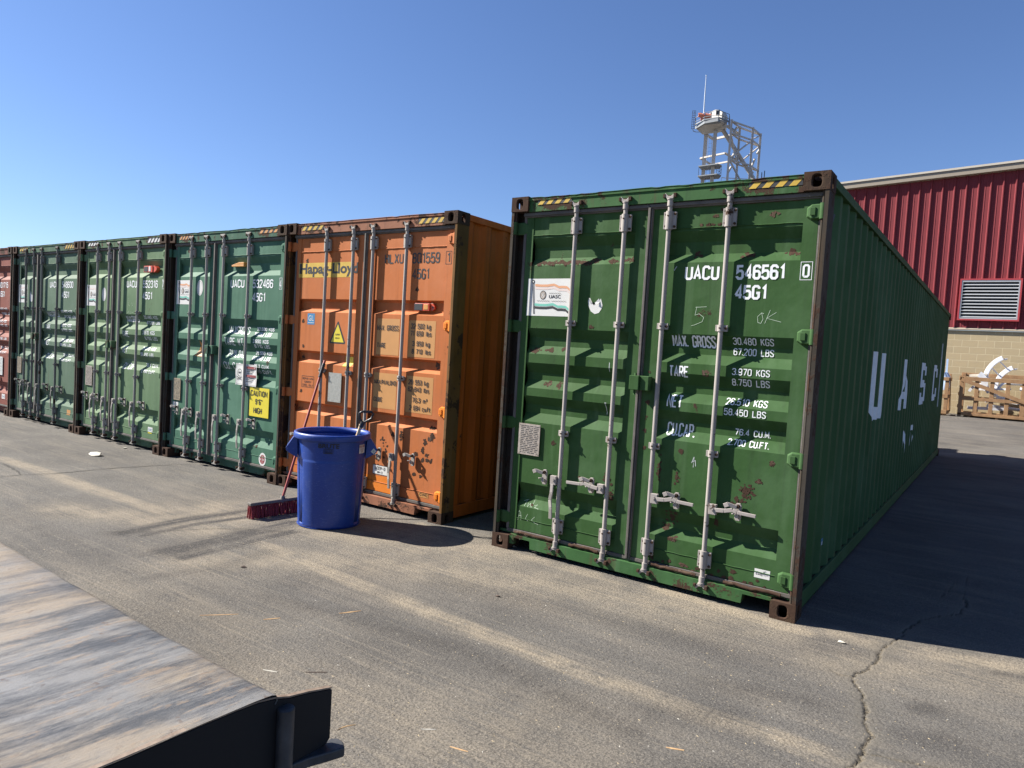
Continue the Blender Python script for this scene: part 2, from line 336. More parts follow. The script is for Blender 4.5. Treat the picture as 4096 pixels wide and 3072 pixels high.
def casting(x,y,z,right,back=False):
    mb=MB();w,d,h=.162,.178,.118
    X0=x;X1=x+w
    if not back: holed(mb,(X0,y,z),(1,0,0),(0,0,1),w,h,.030,.040); mb.add([(X0,y+d,z),(X1,y+d,z),(X1,y+d,z+h),(X0,y+d,z+h)],[(0,1,2,3)])
    else: holed(mb,(X1,y+d,z),(-1,0,0),(0,0,1),w,h,.030,.040); mb.add([(X0,y,z),(X1,y,z),(X1,y,z+h),(X0,y,z+h)],[(0,1,2,3)])
    if right:
        holed(mb,(X1,y,z),(0,1,0),(0,0,1),d,h,.026,.038);mb.add([(X0,y,z),(X0,y+d,z),(X0,y+d,z+h),(X0,y,z+h)],[(0,1,2,3)])
    else:
        holed(mb,(X0,y+d,z),(0,-1,0),(0,0,1),d,h,.026,.038);mb.add([(X1,y,z),(X1,y+d,z),(X1,y+d,z+h),(X1,y,z+h)],[(0,1,2,3)])
    if z>1: holed(mb,(X0,y,z+h),(1,0,0),(0,1,0),w,d,.032,.058);mb.add([(X0,y,z),(X1,y,z),(X1,y+d,z),(X0,y+d,z)],[(0,1,2,3)])
    else: mb.add([(X0,y,z+h),(X1,y,z+h),(X1,y+d,z+h),(X0,y+d,z+h)],[(0,1,2,3)]);mb.add([(X0,y,z),(X1,y,z),(X1,y+d,z),(X0,y+d,z)],[(0,1,2,3)])
    return mb
def weld_mesh(o,dist=.0005):
    bm=bmesh.new();bm.from_mesh(o.data);bmesh.ops.remove_doubles(bm,verts=bm.verts,dist=dist);bmesh.ops.recalc_face_normals(bm,faces=bm.faces);bm.to_mesh(o.data);bm.free()
def bracket(mb,x,y,z0,z1,w,n=4):
    """clamp plate round the bar with bolts, bar sleeve"""
    mb.box((x-w*.5,y-.004,z0),(x+w*.62,y+.012,z1),0);mb.box((x-w*.38,y+.012,z0+.006),(x+w*.5,y+.034,z1-.006),0)
    mb.cyl((x,y-.003,z0-.004*(n==4)),(x,y-.003,z1+.004*(n==4)),.0258 if n==4 else .0228,n=16,m=0)
    k=[(x+w*.5,z1-.016),(x+w*.5,z0+.016)] if n==4 else [(x+w*.48,(z0+z1)/2)]
    if n==4: k+=[(x-w*.27,z1-.02),(x-w*.27,z0+.02)]
    for bx,bz in k: mb.cyl((bx,y-.012,bz),(bx,y-.002,bz),.0095,n=8,m=1)
    mb.cyl((x,y-.036,(z0+z1)/2+.03*(n==4)),(x,y-.02,(z0+z1)/2+.03*(n==4)),.006,n=6,m=1)
def cam(mb,x,y,z,up,flat=False):
    s=1 if up else -1
    if flat:
        mb.cyl((x,y,z),(x,y,z+s*.04),.0215,n=12);mb.cyl((x,y,z+s*.04),(x,y,z+s*.075),.014,.024,n=12)
        mb.prism([(x-.05,z+s*.088),(x-.02,z+s*.072),(x+.02,z+s*.072),(x+.05,z+s*.088),(x+.048,z+s*.098),(x-.048,z+s*.098)],1,y-.022,y+.02,0);return
    mb.cyl((x,y,z),(x,y,z+s*.05),.0215,n=12);mb.cyl((x,y,z+s*.044),(x,y,z+s*.052),.026,n=12)
    mb.prism([(x-.022,z+s*.05),(x+.022,z+s*.05),(x+.045,z+s*.078),(x+.03,z+s*.086),(x+.008,z+s*.068),(x-.012,z+s*.069),(x-.034,z+s*.09),(x-.046,z+s*.078)],1,y-.017,y+.016,0)
def keeper(mb,x,y,z,up):
    s=1 if up else -1
    mb.box((x+.028,y-.008,z+s*.028) if up else (x+.028,y-.008,z-.058),(x+.05,y+.05,z+.058) if up else (x+.05,y+.05,z-.028),1)
    mb.box((x-.052,y-.004,z+s*.028) if up else (x-.052,y-.004,z-.05),(x-.034,y+.05,z+.055) if up else (x-.034,y+.05,z-.028),1)
def handle(mb,x,y,z,mode,L=.31):
    """lever: mode 'down', 'left', 'right'"""
    sx={'down':-1,'left':-1,'right':1}[mode]
    mb.box((x+sx*.018-(.052 if sx<0 else 0),y-.02,z-.036),(x+sx*.018+(0 if sx<0 else .052),y+.012,z+.036))
    mb.cyl((x+sx*.042,y-.03,z+.006),(x+sx*.042,y+.015,z+.006),.012,n=8)
    if mode=='down':
        a=x-.05;pts=[(a,z-.03),(a+.004,z-.10),(a-.012,z-.16),(a+.004,z-.22),(a+.002,z-L)]
        for i in range(4): mb.bar((pts[i][0],y-.016-.01*(i%2),pts[i][1]),(pts[i+1][0],y-.016-.01*((i+1)%2),pts[i+1][1]),.027,.012,up=(0,1,0))
    else:
        a=x+sx*.065;e=x+sx*(L+.03)
        pts=[(a,z),(a+sx*.06,z+.006),(a+sx*.12,z+.022),(a+sx*.15,z+.010),(e,z+.006)]
        for i in range(4): mb.bar((pts[i][0],y-.018,pts[i][1]),(pts[i+1][0],y-.018,pts[i+1][1]),.012,.028 if i<3 else .024,up=(0,0,1))
def catch(mb,x,y,z):
    mb.prism([(x-.022,z-.05),(x-.014,z-.066),(x+.014,z-.066),(x+.022,z-.05),(x+.022,z+.04),(x+.012,z+.054),(x-.012,z+.054),(x-.022,z+.04)],1,y-.006,y+.008)
    mb.cyl((x,y-.03,z+.034),(x,y,z+.034),.013,n=10,m=1);mb.cyl((x,y-.034,z-.03),(x,y,z-.03),.014,n=10)
    mb.bar((x-.004,y-.03,z+.03),(x-.06,y-.045,z+.045),.012,.026);mb.bar((x-.055,y-.045,z+.046),(x-.085,y-.045,z+.03),.012,.03)
    mb.bar((x,y-.02,z-.012),(x-.028,y-.048,z-.014),.018,.008)
def hinge(mb,side,z,m=0):
    x0,x1=(2.298,2.402) if side>0 else (.145,.030)
    s=1 if side>0 else -1
    def Q(t,dz,y): return (x0+(x1-x0)*t,y if side>0 else .050+(y-.02)*.22,z+dz)
    vs=[Q(0,-.03,.056),Q(0,.03,.056),Q(.3,.05,.05),Q(1,.05,.04),Q(1,-.05,.04),Q(.3,-.05,.05),
        Q(.1,-.025,.034),Q(.1,.025,.034),Q(.34,.042,.026),Q(1,.044,.02),Q(1,-.044,.02),Q(.34,-.042,.026)]
    mb.add(vs,[(6,7,8,11),(8,9,10,11),(0,1,7,6),(1,2,8,7),(2,3,9,8),(3,4,10,9),(4,5,11,10),(5,0,6,11)],m)
    if side>0: mb.box((x0+(x1-x0)*.42-.018,.017,z-.026),(x0+(x1-x0)*.42+.018,.024,z+.026),m)
    mb.cyl((x1,.026,z-.05),(x1,.026,z+.05),.020,n=12,m=m)
def corr_y(y):      # side wall corrugation: depth inward of the outer face
    t=(y-.18)%.278
    if t<.072:return 0
    if t<.140:return (t-.072)/.068*.036
    if t<.210:return .036
    return (.278-t)/.068*.036
def container(loc,rz,key,label,barx,hmodes,catches,prof,bm_,sidekey=None,clampz=(1.887,1.018),botz=(.219,.332),hz=.64,postm='post',topm=None,postl=None,split=()):
    set_doors(*split)
    root=empty('shipping_container',loc,rz,label,'shipping container','shipping containers parked side by side')
    paintm=M[key];fr=M[key+'_frame'];side=M[sidekey or key];ps=M[postm]
    # corner castings
    for (x,rt) in ((0,False),(CW-.162,True)):
        for z in (0,CH-.118):
            for bk in (False,True):
                o=casting(x,CL-.178 if bk else 0,z,rt,bk).build('corner_casting',M['rust'],root,fix=False);weld_mesh(o)
                b=o.modifiers.new('bevel','BEVEL');b.width=.006;b.segments=2;b.limit_method='ANGLE';b.angle_limit=R(50)
    # corner posts: outer lip + deep inner member
    for s in (-1,1):
        X=lambda a:a if s<0 else CW-a
        mb=MB();z0,z1=.118,CH-.118
        def bx(a,b,y0,y1,zz0=z0,zz1=z1): mb.box((min(X(a),X(b)),y0,zz0),(max(X(a),X(b)),y1,zz1))
        bx(.003,.016,.004,.175);bx(.016,.028,.004,.020)
        bx(.016,.105,.115,.165)
        mb.cyl((X(.036),.026,z0),(X(.036),.026,z1),.010,n=10)
        mb.build('corner_post',ps if (s>0 or not postl) else M[postl],root)
    mb=MB()
    mb.box((.162,.022,2.775),(CW-.162,.062,2.862));mb.box((.162,.014,2.862),(CW-.162,.10,2.884));mb.box((.162,.062,2.73),(CW-.162,.11,2.86))
    n=40;vs=[];                                   # slightly dented top lip
    for i in range(n+1):
        x=.162+(CW-.324)*i/n;dz=.004*mnoise.noise(Vector((x*3,loc[0],0)))+(-.006 if random.random()<.12 else 0)
        vs+=[(x,.010,2.884+dz),(x,.024,2.890+dz),(x,.15,2.890)]
    mb.add(vs,[(3*i+a,3*i+3+a,3*i+4+a,3*i+1+a) for i in range(n) for a in (0,1)])
    mb.build('header_beam',topm or fr,root)
    # sill with lifting notches
    mb=MB();pts=[(.162,.128),(.162,.05),(.205,.05),(.205,.105),(.362,.105),(.368,.04),(2.080,.04),(2.088,.105),(2.276,.105),(2.276,.128)]
    sy=.02 if key in('green','orange') else .098
    mb.prism(pts,1,sy,sy+.035);mb.box((.03,.06,.128),(CW-.03,.15,.15))
    mb.box((.368,sy+.035,.045),(2.080,sy+.10,.10))
    mb.build('sill',fr,root)
    # roof, floor, rails, walls
    mb=MB();
    nn=42;vs=[]
    for i in range(nn*4+1):
        y=.15+(CL-.3)*i/(nn*4);dz=[0,0,-.02,-.02][i%4];vs+=[(.06,y,2.872+dz),(CW-.06,y,2.872+dz)]
    mb.add(vs,[(2*i,2*i+1,2*i+3,2*i+2) for i in range(nn*4)]);mb.build('roof',side,root)
    mb=MB();mb.box((.03,.12,.13),(CW-.03,CL-.1,.155));
    for k in range(20): mb.box((.05,.5+k*.58,.04),(CW-.05,.55+k*.58,.13))
    mb.build('floor',M['rust'],root)
    for s in (-1,1):
        ox=CW if s>0 else 0
        mb=MB();ys=[.15];y=.18
        while y<CL-.19:
            for d in (0,.072,.140,.210):
                if y+d<CL-.16: ys.append(y+d)
            y+=.278
        ys.append(CL-.15);vs=[]
        for yy in ys:
            dd=.02+corr_y(yy)
            if yy<.2 or yy>CL-.17: dd=.02
            for zz in (.155,2.84): vs.append((ox-s*dd,yy,zz))
        mb.add(vs,[(2*i,2*i+2,2*i+3,2*i+1) for i in range(len(ys)-1)])
        mb.build('side_wall',side,root)
        mb=MB()
        a,b=sorted((ox-s*.004,ox-s*.06));mb.box((a,.178,2.83),(b,CL-.178,2.890));mb.build('top_rail',side,root,bevel=.004)
        mb=MB();a,b=sorted((ox-s*.006,ox-s*.03));mb.box((a,.178,.045),(b,CL-.178,.16));a,b=sorted((ox-s*.006,ox-s*.07));mb.box((a,.178,.045),(b,CL-.178,.055));mb.build('bottom_rail',side,root,bevel=.004)
    mb=MB();mb.box((.06,CL-.06,.118),(CW-.06,CL-.03,2.8));mb.build('end_wall',side,root)
    mb=MB();mb.box((.1,.17,.16),(CW-.1,.175,2.8));
    # doors
    doors=[]
    for D,s in ((LD,-1),(RD,1)):
        mb=MB();x0,x1,p0,p1=D
        vs=[];
        for z,y in prof: vs+=[(p0,y,z),(p1,y,z)]
        mb.add(vs,[(2*i,2*i+1,2*i+3,2*i+2) for i in range(len(prof)-1)])
        for px in (p0,p1):
            i=0
            while i<len(prof)-1:
                if prof[i+1][1]>YC+.001 and prof[i][1]<=YC+.001:
                    j=i+1
                    while prof[j][1]>YC+.001:j+=1
                    mb.add([(px,prof[k][1],prof[k][0]) for k in range(i,j+1)],[tuple(range(j-i+1))]);i=j
                else:i+=1
        for a,b in ((x0,p0),(p1,x1)):
            mb.box((a,.058,.168),(b,.10,2.737))
        mb.box((p0,.0625,2.590),(p1,.068,2.735));mb.box((p0,.0625,.17),(p1,.068,.262))
        for wz in (2.588,.264):                      # weld beads
            q=[(p0+(p1-p0)*k/24,.0615+random.uniform(-.0008,.0008),wz+random.uniform(-.002,.002)) for k in range(25)]
            mb.tube(q,.0035,5)
        d=mb.build('door',paintm,root);doors.append(d)
        # gasket
        mb=MB();gx0,gx1=(.104,LD[1]+.007) if s<0 else (LD[1]+.009,2.400);s0,s1=LD[1]-.002,RD[0]
        mb.box((gx0,.046,2.734),(gx1,.085,2.776));mb.box((gx0,.034,2.744),(gx1,.046,2.768))
        mb.box((gx0,.055,.138),(gx1,.085,.165))
        if s>0:
            mb.box((s0,.050,.15),(s1,.085,2.745));mb.box((s0+.006,.034,.15),(s1-.018,.050,2.758));mb.box((s1-.014,.042,.15),(s1-.004,.050,2.75))
            mb.box((2.374,.055,.165),(2.40,.09,2.739));mb.box((2.381,.048,.165),(2.388,.055,2.739))
        else:
            mb.box((.100,.055,.165),(.126,.09,2.739))
        mb.build('gasket',M['gasket'],d,bevel=.003)
        for k,z in enumerate((2.648,1.850,1.050,.257)):
            mb=MB();hinge(mb,s,z);h=mb.build('hinge',paintm if not (key=='orange' and s>0 and k>0) else M['orange_bright'],d,bevel=.004)
    for i,bxx in enumerate(barx):
        d=doors[0] if i<2 else doors[1];y=.032;mb=MB()
        mb.cyl((bxx,y,.10),(bxx,y,2.79),.0168,n=18,caps=False)
        bracket(mb,bxx,y,2.582,2.704,.085);bracket(mb,bxx,y,botz[0],botz[1],.085)
        for cz in clampz: bracket(mb,bxx,y,cz-.022,cz+.022,.075,2)
        fl=key not in('green','orange');cam(mb,bxx,y-.004,2.745,True,fl);cam(mb,bxx,y-.004,.155,False,fl)
        mb.build('locking_bar',[bm_,M['rust']],d,bevel=.002)
        for up,ky,kz in ((True,.012,2.775),(False,.004,.13)):
            mb=MB();keeper(mb,bxx,ky,kz,up);mb.box((bxx-.05,.016,kz+(.034 if up else -.046)),(bxx+.046,.05,kz+(.046 if up else -.034)),1);mb.build('bar_keeper',[bm_,M['rust']],root,bevel=.002)
        if hmodes[i]:
            mb=MB();handle(mb,bxx,y-.012,hz,hmodes[i]);mb.build('door_handle',bm_,d,bevel=.003)
    for cx in catches:
        d=doors[0] if cx<LD[1] else doors[1];mb=MB();catch(mb,cx,.045,hz+.012);mb.build('handle_catch',[bm_,M['rust']],d,bevel=.002)
    # seam lock box
    return root,doors,mk_surf(prof),[p[0] for p in prof]+[.262,.264,2.588,2.590]
def lockbox(d,m,z=1.47):
    mb=MB();k=RD[0]-1.240;mb.box((1.172+k,-.03,z-.055),(1.248+k,.045,z+.05));mb.box((1.250+k,-.012,z-.055),(1.318+k,.055,z+.05));mb.cyl((1.21+k,-.005,z-.09),(1.21+k,-.005,z+.07),.01,n=8);mb.build('lock_box',m,d,bevel=.004)

def letters(items,d,surf,zc,m='white',name='lettering'):
    for it in items:
        mb=MB();stext(mb,*it);drape(mb,name,M[m],d,surf,zc,XC)
def hazard(x0,x1,z0,z1,root,cols=('yellow','hazblack'),stripes=4):
    mb=MB();rect(mb,x0,x1,z0,z1,0,1);h=z1-z0;n=stripes;w=(x1-x0)/n
    for i in range(n):
        a=x0+i*w;pts=[(a,z0),(a+w*.55,z0),(min(a+w*.55+h*.9,x1),z1),(min(a+h*.9,x1),z1)]
        poly(mb,pts,.0012,0)
    drape(mb,'hazard_stripes',[M[cols[0]],M[cols[1]]],root,lambda x,z:.0195)
def flagsticker(d,x0,x1,z0,z1,surf,zc,faded=0):
    mb=MB();w=x1-x0;h=z1-z0;rect(mb,x0,x1,z0,z1,.001,0)
    U=lambda a,b:(x0+a*w,z0+b*h)
    def band(b0,th,m,off):
        xs=[.16,.30,.45,.60,.66,.72,.80,.90,.97];ys=[0,-.015,-.015,.01,-.02,-.055,-.05,-.06,-.13];k=len(xs)
        for i in range(k-1):
            poly(mb,[U(xs[i],b0+ys[i]),U(xs[i+1],b0+ys[i+1]),U(xs[i+1],b0+ys[i+1]-th),U(xs[i],b0+ys[i]-th)],off,m)
    band(.86,.065,1 if not faded else 2,.002)
    if not faded: band(.78,.06,2,.002)
    band(.34,.065,3,.002);band(.26,.065,4,.002)
    ribbon(mb,[U(.10,.90),U(.155,.06),U(.18,.06),U(.125,.90)],True,.004,.0022,4)
    poly(mb,disc(*U(.11,.92),.014,.016,16),.0024,4);poly(mb,disc(*U(.11,.92),.006,.007,12),.003,0)
    ribbon(mb,[U(.97,.73),U(.98,.08)],False,.0025,.0022,4)
    cx,cz=U(.36,.56);poly(mb,disc(cx,cz,.030,.036,20),.0022,4);poly(mb,disc(cx,cz,.024,.030,20),.0028,5);ribbon(mb,[(cx-.012,cz-.018),(cx+.012,cz+.018)],False,.004,.0034,6);ribbon(mb,[(cx-.012,cz+.018),(cx+.012,cz-.018)],False,.004,.0038,6)
    ftext(mb,'UASC',*[U(a,0)[0] for a in (.50,.77)],*[U(0,b)[1] for b in (.475,.565)],.0024,4,.02)
    for r,(a0,a1,b0) in enumerate(((.50,.77,.61),(.22,.52,.405),(.56,.90,.40))):
        pts=[U(a0+(a1-a0)*i/16,b0+.012*math.sin(i*2.3+r)) for i in range(17)];ribbon(mb,pts,False,.0022,.0022,4)
    drape(mb,'flag_sticker',[M['sticker'],M['flago'],M['flagp'],M['flagt'],M['blacktxt'],M['plate'],M['sticker']],d,surf,zc,XC)
def dataplate(d,x0,x1,z0,z1,m='plate',lines=16,surf=None,y=.052,txt=True):
    mb=MB();mb.box((x0,y,z0),(x1,y+.006,z1),0)
    if txt:
        for i in range(lines):
            z=z1-(i+1.2)*(z1-z0)/(lines+1.5)
            n=3;xx=x0+.02
            while xx<x1-.02:
                l=random.uniform(.01,.05);e=min(xx+l,x1-.015);mb.box((xx,y-.0012,z-.0025),(e,y-.0002,z+.0025),1);xx=e+random.uniform(.004,.02)
    for a in (x0+.01,x1-.01):
        for b in (z0+.012,z1-.012): mb.cyl((a,y-.002,b),(a,y+.001,b),.004,n=8,m=0)
    mb.build('data_plate',[M[m],M['hazblack']],d)
def rustpatches(lst,d,surf,zc,name='rust_patch'):
    for (cx,cz,rx,rz,k) in lst:
        mb=MB();k=max(3,int(k*.8))
        for i in range(k):
            a=random.uniform(0,6.28);q=random.random()**.7*(.3 if i<2 else 1)
            px,pz=cx+rx*q*math.cos(a),cz+rz*q*math.sin(a);s=random.uniform(.005,.013)*(1.25 if k<12 else 1)
            poly(mb,blob(px,pz,s,s*.9,9,.5),.0006+random.random()*.0012)
        o=drape(mb,name,M['rustpatch'],d,surf,zc,XC);o['kind']='stuff'
# ---- 1: big green container, right
root,(dl,dr),surf,zc=container((0,0,0),0,'green','dark green shipping container nearest the camera, rightmost of the row, its long side showing',
    (.603,1.022,1.372,1.803),('down','left','right','right'),(.455,.882,1.572,2.012),PG,M['bar_light'],'green_side')
G1=root
lockbox(dr,M['green'])
letters([('UACU',1.505,1.752,2.222,2.322,.0165),('546561',1.868,2.192,2.222,2.322,.0165),('45G1',1.868,2.085,2.088,2.186,.0165),
 ('MAX. GROSS',1.436,1.757,1.748,1.832,.0108),('TARE',1.436,1.583,1.531,1.612,.0108),('NET',1.436,1.553,1.310,1.402,.0108),('CU.CAP.',1.440,1.652,1.104,1.200,.0108)],dr,surf,zc)
letters([('30.480 KGS',1.876,2.150,1.781,1.829,.0062),('67.200 LBS',1.879,2.150,1.709,1.757,.0062),('3.970 KGS',1.892,2.145,1.573,1.620,.0062),('8.750 LBS',1.892,2.145,1.500,1.548,.0062),
 ('26.510 KGS',1.861,2.140,1.366,1.413,.0062),('58.450 LBS',1.857,2.140,1.295,1.342,.0062),('76.4 CU.M.',1.930,2.172,1.162,1.206,.0062),('2.700 CU.FT.',1.894,2.172,1.090,1.134,.0062)],dr,surf,zc)
mb=MB();stext(mb,'0',2.300,2.345,2.232,2.318,.013);ribbon(mb,[(2.288,2.218),(2.358,2.218),(2.358,2.333),(2.288,2.333)],True,.0035,.001);drape(mb,'check_digit',M['white'],dr,surf,zc)
mb=MB()
for pts in ([(1.60,2.03),(1.68,2.035)],[(1.61,2.035),(1.60,1.975),(1.63,1.985),(1.665,1.96),(1.655,1.93),(1.60,1.905),(1.578,1.90)],
 [(2.06,2.0),(2.035,1.975),(2.04,1.935),(2.06,1.93),(2.072,1.96),(2.06,2.0),(2.075,1.995)],[(2.115,2.02),(2.085,1.93)],[(2.155,2.005),(2.095,1.965),(2.19,1.942)]): ribbon(mb,pts,False,.003,.001)
drape(mb,'chalk_writing',M['chalk'],dr,surf,zc)
mb=MB()
for pts in ([(.24,.41),(.28,.425)],[(.27,.42),(.26,.37)],[(.29,.40),(.29,.37),(.31,.40),(.32,.37)],[(.33,.37),(.34,.43)],[(.35,.385),(.38,.40),(.36,.375),(.40,.37)],
 [(.21,.31),(.22,.33),(.21,.25)],[(.23,.32),(.24,.25)],[(.21,.285),(.24,.285)],[(.30,.31),(.28,.27),(.31,.255)],[(.37,.30),(.34,.27),(.38,.25),(.41,.245)]): ribbon(mb,pts,False,.003,.001)
drape(mb,'chalk_writing',M['chalk'],dl,surf,zc)
mb=MB()
for pts in ([(1.655,.93),(1.67,.975),(1.668,.90)],[(1.66,.94),(1.68,.95),(1.685,.91)]): ribbon(mb,pts,False,.005,.001)
for pts in ([(.955,1.60),(.955,1.53)],[(.94,1.285),(.945,1.25),(.942,1.20)],[(.935,1.29),(.95,1.29)],[(1.42,2.29),(1.44,2.32)]): ribbon(mb,pts,False,.006,.001)
drape(mb,'paint_splashes',M['whitedim'],dr,surf,zc)
hazard(.245,.558,2.826,2.866,root,stripes=4);hazard(1.925,2.268,2.820,2.860,root,stripes=4)
flagsticker(dl,.172,.578,1.940,2.240,surf,zc)
mb=MB();poly(mb,[(.735,2.07),(.74,2.03),(.765,1.985),(.80,1.965),(.835,1.975),(.858,2.01),(.862,2.035),(.845,2.085),(.83,2.06),(.815,2.045),(.80,2.05),(.79,2.03),(.775,2.045),(.765,2.065),(.75,2.09)],.001)
for q in ([(.745,2.09),(.76,2.04),(.775,2.045),(.765,2.075)],[(.80,2.05),(.828,2.085),(.842,2.06),(.82,2.04)]): mb.add([(q[0][0],.012,q[0][1]),(q[1][0],.002,q[1][1]),(q[2][0],.002,q[2][1]),(q[3][0],.016,q[3][1])],[(0,1,2,3)])
drape(mb,'torn_sticker',M['sticker'],dl,surf,zc)
dataplate(dl,.172,.378,.800,1.055)
mb=MB();rect(mb,2.145,2.247,.226,.286,.001,0);stext(mb,'CAS',2.156,2.196,.246,.259,.003,1);stext(mb,'KEN',2.2,2.236,.246,.259,.0012,1)
ribbon(mb,[(2.195,.262),(2.21,.268),(2.205,.272),(2.22,.278)],False,.003,.0022,1);drape(mb,'small_white_label',[M['sticker'],M['hazblack']],dr,surf,zc)
L=[]
for i in range(14): L.append((.27+.035*i+(.15 if i>8 else 0)*0,2.365+random.uniform(-.01,.01),.03,.018,16))
L+=[(.77,2.375,.05,.02,26),(.93,2.37,.05,.018,30),(1.05,2.38,.05,.02,14),(.27,1.66,.05,.02,26),(.40,1.67,.04,.015,18),(.52,1.68,.04,.015,8),(.40,1.40,.035,.02,22),(.51,1.39,.02,.03,20),(.77,1.86,.03,.01,8),
 (.50,.93,.02,.02,10),(.33,.39,.02,.01,5),(.78,.68,.06,.03,10),(1.0,.72,.03,.05,24),(1.04,.60,.02,.08,20)]
rustpatches(L,dl,surf,zc)
L=[(1.36+.045*i,.185+.02*math.sin(i*2.2),.02,.012,4) for i in range(20) if i%5]+[(1.29,1.0+.11*i,.008,.03,4) for i in range(6)]+[(1.60,2.40,.05,.02,9),(1.93,2.39,.04,.02,10),(2.22,2.40,.05,.02,12),(1.55,.80,.03,.06,16),(1.53,.52,.05,.06,30),(1.48,.44,.03,.03,22),(1.56,.36,.03,.02,14),(1.42,.85,.015,.12,26),(1.58,1.0,.02,.02,8),(1.70,1.57,.03,.02,10),
 (2.20,1.0,.02,.015,14),(2.13,.87,.025,.015,16),(2.05,.79,.06,.06,46),(2.00,.70,.05,.04,22),(1.86,.54,.02,.02,8),(1.75,.19,.05,.01,6),(2.0,.23,.015,.02,8),(1.70,2.66,.03,.01,8),(2.10,2.66,.03,.02,8),(1.70,2.605,.12,.01,14)]
rustpatches(L,dr,surf,zc)
# rust along bottom gasket, bent and torn
mb=MB()
for x0,x1 in ((.2,.62),(.72,.98),(1.42,1.75),(1.95,2.33)):
    q=[(x0+(x1-x0)*k/10,.036+random.uniform(-.006,.006),.150+random.uniform(-.006,.006)) for k in range(11)];mb=MB();mb.tube(q,.013,6);mb.build('torn_bottom_seal',M['rustpatch'],root)
# lettering on the long side (folds over the corrugation)
def side_place(x,l,z): return Vector((CW-.02-corr_y(x)+l,x,z))
ycuts=[];y=.18
while y<CL:
    ycuts+=[y,y+.072,y+.140,y+.210];y+=.278
for pieces in (
 [[(2.59,1.30),(2.87,1.30),(2.87,1.84),(2.59,1.84)],[(3.13,1.29),(3.40,1.29),(3.40,1.84),(3.13,1.84)],[(2.59,1.31),(2.72,1.18),(3.28,1.18),(3.40,1.30)]],
 [[(4.80,1.20),(5.05,1.20),(5.34,1.82),(5.13,1.82)],[(5.37,1.20),(5.62,1.20),(5.34,1.82),(5.13,1.82)],[(4.98,1.33),(5.46,1.33),(5.43,1.42),(5.01,1.42)]],
 [[(7.26,1.71),(7.90,1.71),(7.90,1.82),(7.26,1.82)],[(7.18,1.50),(7.42,1.50),(7.42,1.78),(7.18,1.78)],[(7.24,1.45),(7.92,1.45),(7.92,1.56),(7.24,1.56)],[(7.74,1.23),(7.98,1.23),(7.98,1.51),(7.74,1.51)],[(7.26,1.19),(7.90,1.19),(7.90,1.30),(7.26,1.30)],[(7.74,1.63),(7.97,1.63),(7.97,1.77),(7.74,1.77)],[(7.18,1.24),(7.42,1.24),(7.42,1.37),(7.18,1.37)]],
 [[(9.38,1.25),(9.63,1.25),(9.63,1.76),(9.38,1.76)],[(9.46,1.71),(10.14,1.71),(10.14,1.82),(9.46,1.82)],[(9.46,1.19),(10.14,1.19),(10.14,1.30),(9.46,1.30)],[(9.97,1.60),(10.22,1.60),(10.22,1.76),(9.97,1.76)],[(9.97,1.25),(10.22,1.25),(10.22,1.41),(9.97,1.41)]]):
    mb=MB()
    for k,P in enumerate(pieces): poly(mb,P,.0015+.0004*k)
    drape(mb,'side_letter',M['white'],root,None,(),ycuts,place=side_place)
mb=MB();rect(mb,10.98,11.04,1.04,2.25,.0015);drape(mb,'side_stripe',M['whitedim'],root,None,(),ycuts,place=side_place);mb=MB();ribbon(mb,[(5.50,.91),(5.58,.66),(5.70,.85),(5.82,.66),(5.95,.90)],False,.07,.0015)
rect(mb,6.12,6.2,.66,.72,.0015);ribbon(mb,[(6.38,.66),(6.36,.74),(6.42,.86),(6.58,.9),(6.74,.86),(6.80,.74),(6.78,.66)],False,.07,.0015)
drape(mb,'side_small_lettering',M['white'],root,None,(),ycuts,place=side_place)
mb=MB();rect(mb,.755,.81,.36,.41,.001,0);rect(mb,.765,.80,.36,.385,.0015,1);drape(mb,'small_label',[M['blue_st'],M['sticker']],root,None,(),ycuts,place=side_place)
mb=MB();poly(mb,[(.30,2.70),(.42,2.70),(.40,2.64),(.36,2.61),(.30,2.63)],.001,0);poly(mb,[(.36,2.70),(.42,2.70),(.39,2.60),(.36,2.60)],.0015,1);drape(mb,'side_hazard_sticker',[M['yellow'],M['hazblack']],root,None,(),ycuts,place=side_place)
# ---- 2: orange container
root,(dl,dr),surf,zc=container((-3.1657,.1988,-.016),-.0035,'orange','orange shipping container with black lettering, the one behind the blue bin',
    (.640,1.050,1.336,1.795),('down','down','down','down'),(.30,.88,1.555,2.008),PO,M['bar_grey'],'orange_side',clampz=(1.326,),botz=(.178,.298),hz=.55,postm='post_orange')
OR=root
mb=MB()
mb=MB();rect(mb,.167,1.035,2.312,2.470,.001,0);ftext(mb,'Hapag-Lloyd',.177,1.10,2.318,2.462,.002,1,.03);drape(mb,'name_sticker',[M['yellow'],M['blacktxt']],dl,surf,zc,XC)
letters([('HLXU',1.475,1.728,2.437,2.536,.0135),('801559',1.845,2.195,2.433,2.536,.0135),('45G1',1.852,2.073,2.284,2.383,.0135)],dr,surf,zc,'blacktxt')
mb=MB();stext(mb,'1',2.285,2.330,2.435,2.525,.0108);ribbon(mb,[(2.268,2.420),(2.342,2.420),(2.342,2.538),(2.268,2.538)],True,.004,.001);drape(mb,'check_digit',M['blacktxt'],dr,surf,zc)
mb=MB()
for x0,x1,z0,z1 in ((1.412,1.725,1.540,1.898),(1.845,2.190,1.540,1.890),(1.402,1.722,1.005,1.358),(1.855,2.197,1.005,1.356)):
    mb=MB();rect(mb,x0,x1,z0,z1,.001);drape(mb,'yellow_panel',M['paleyellow'],dr,surf,zc,XC)
mb=MB()
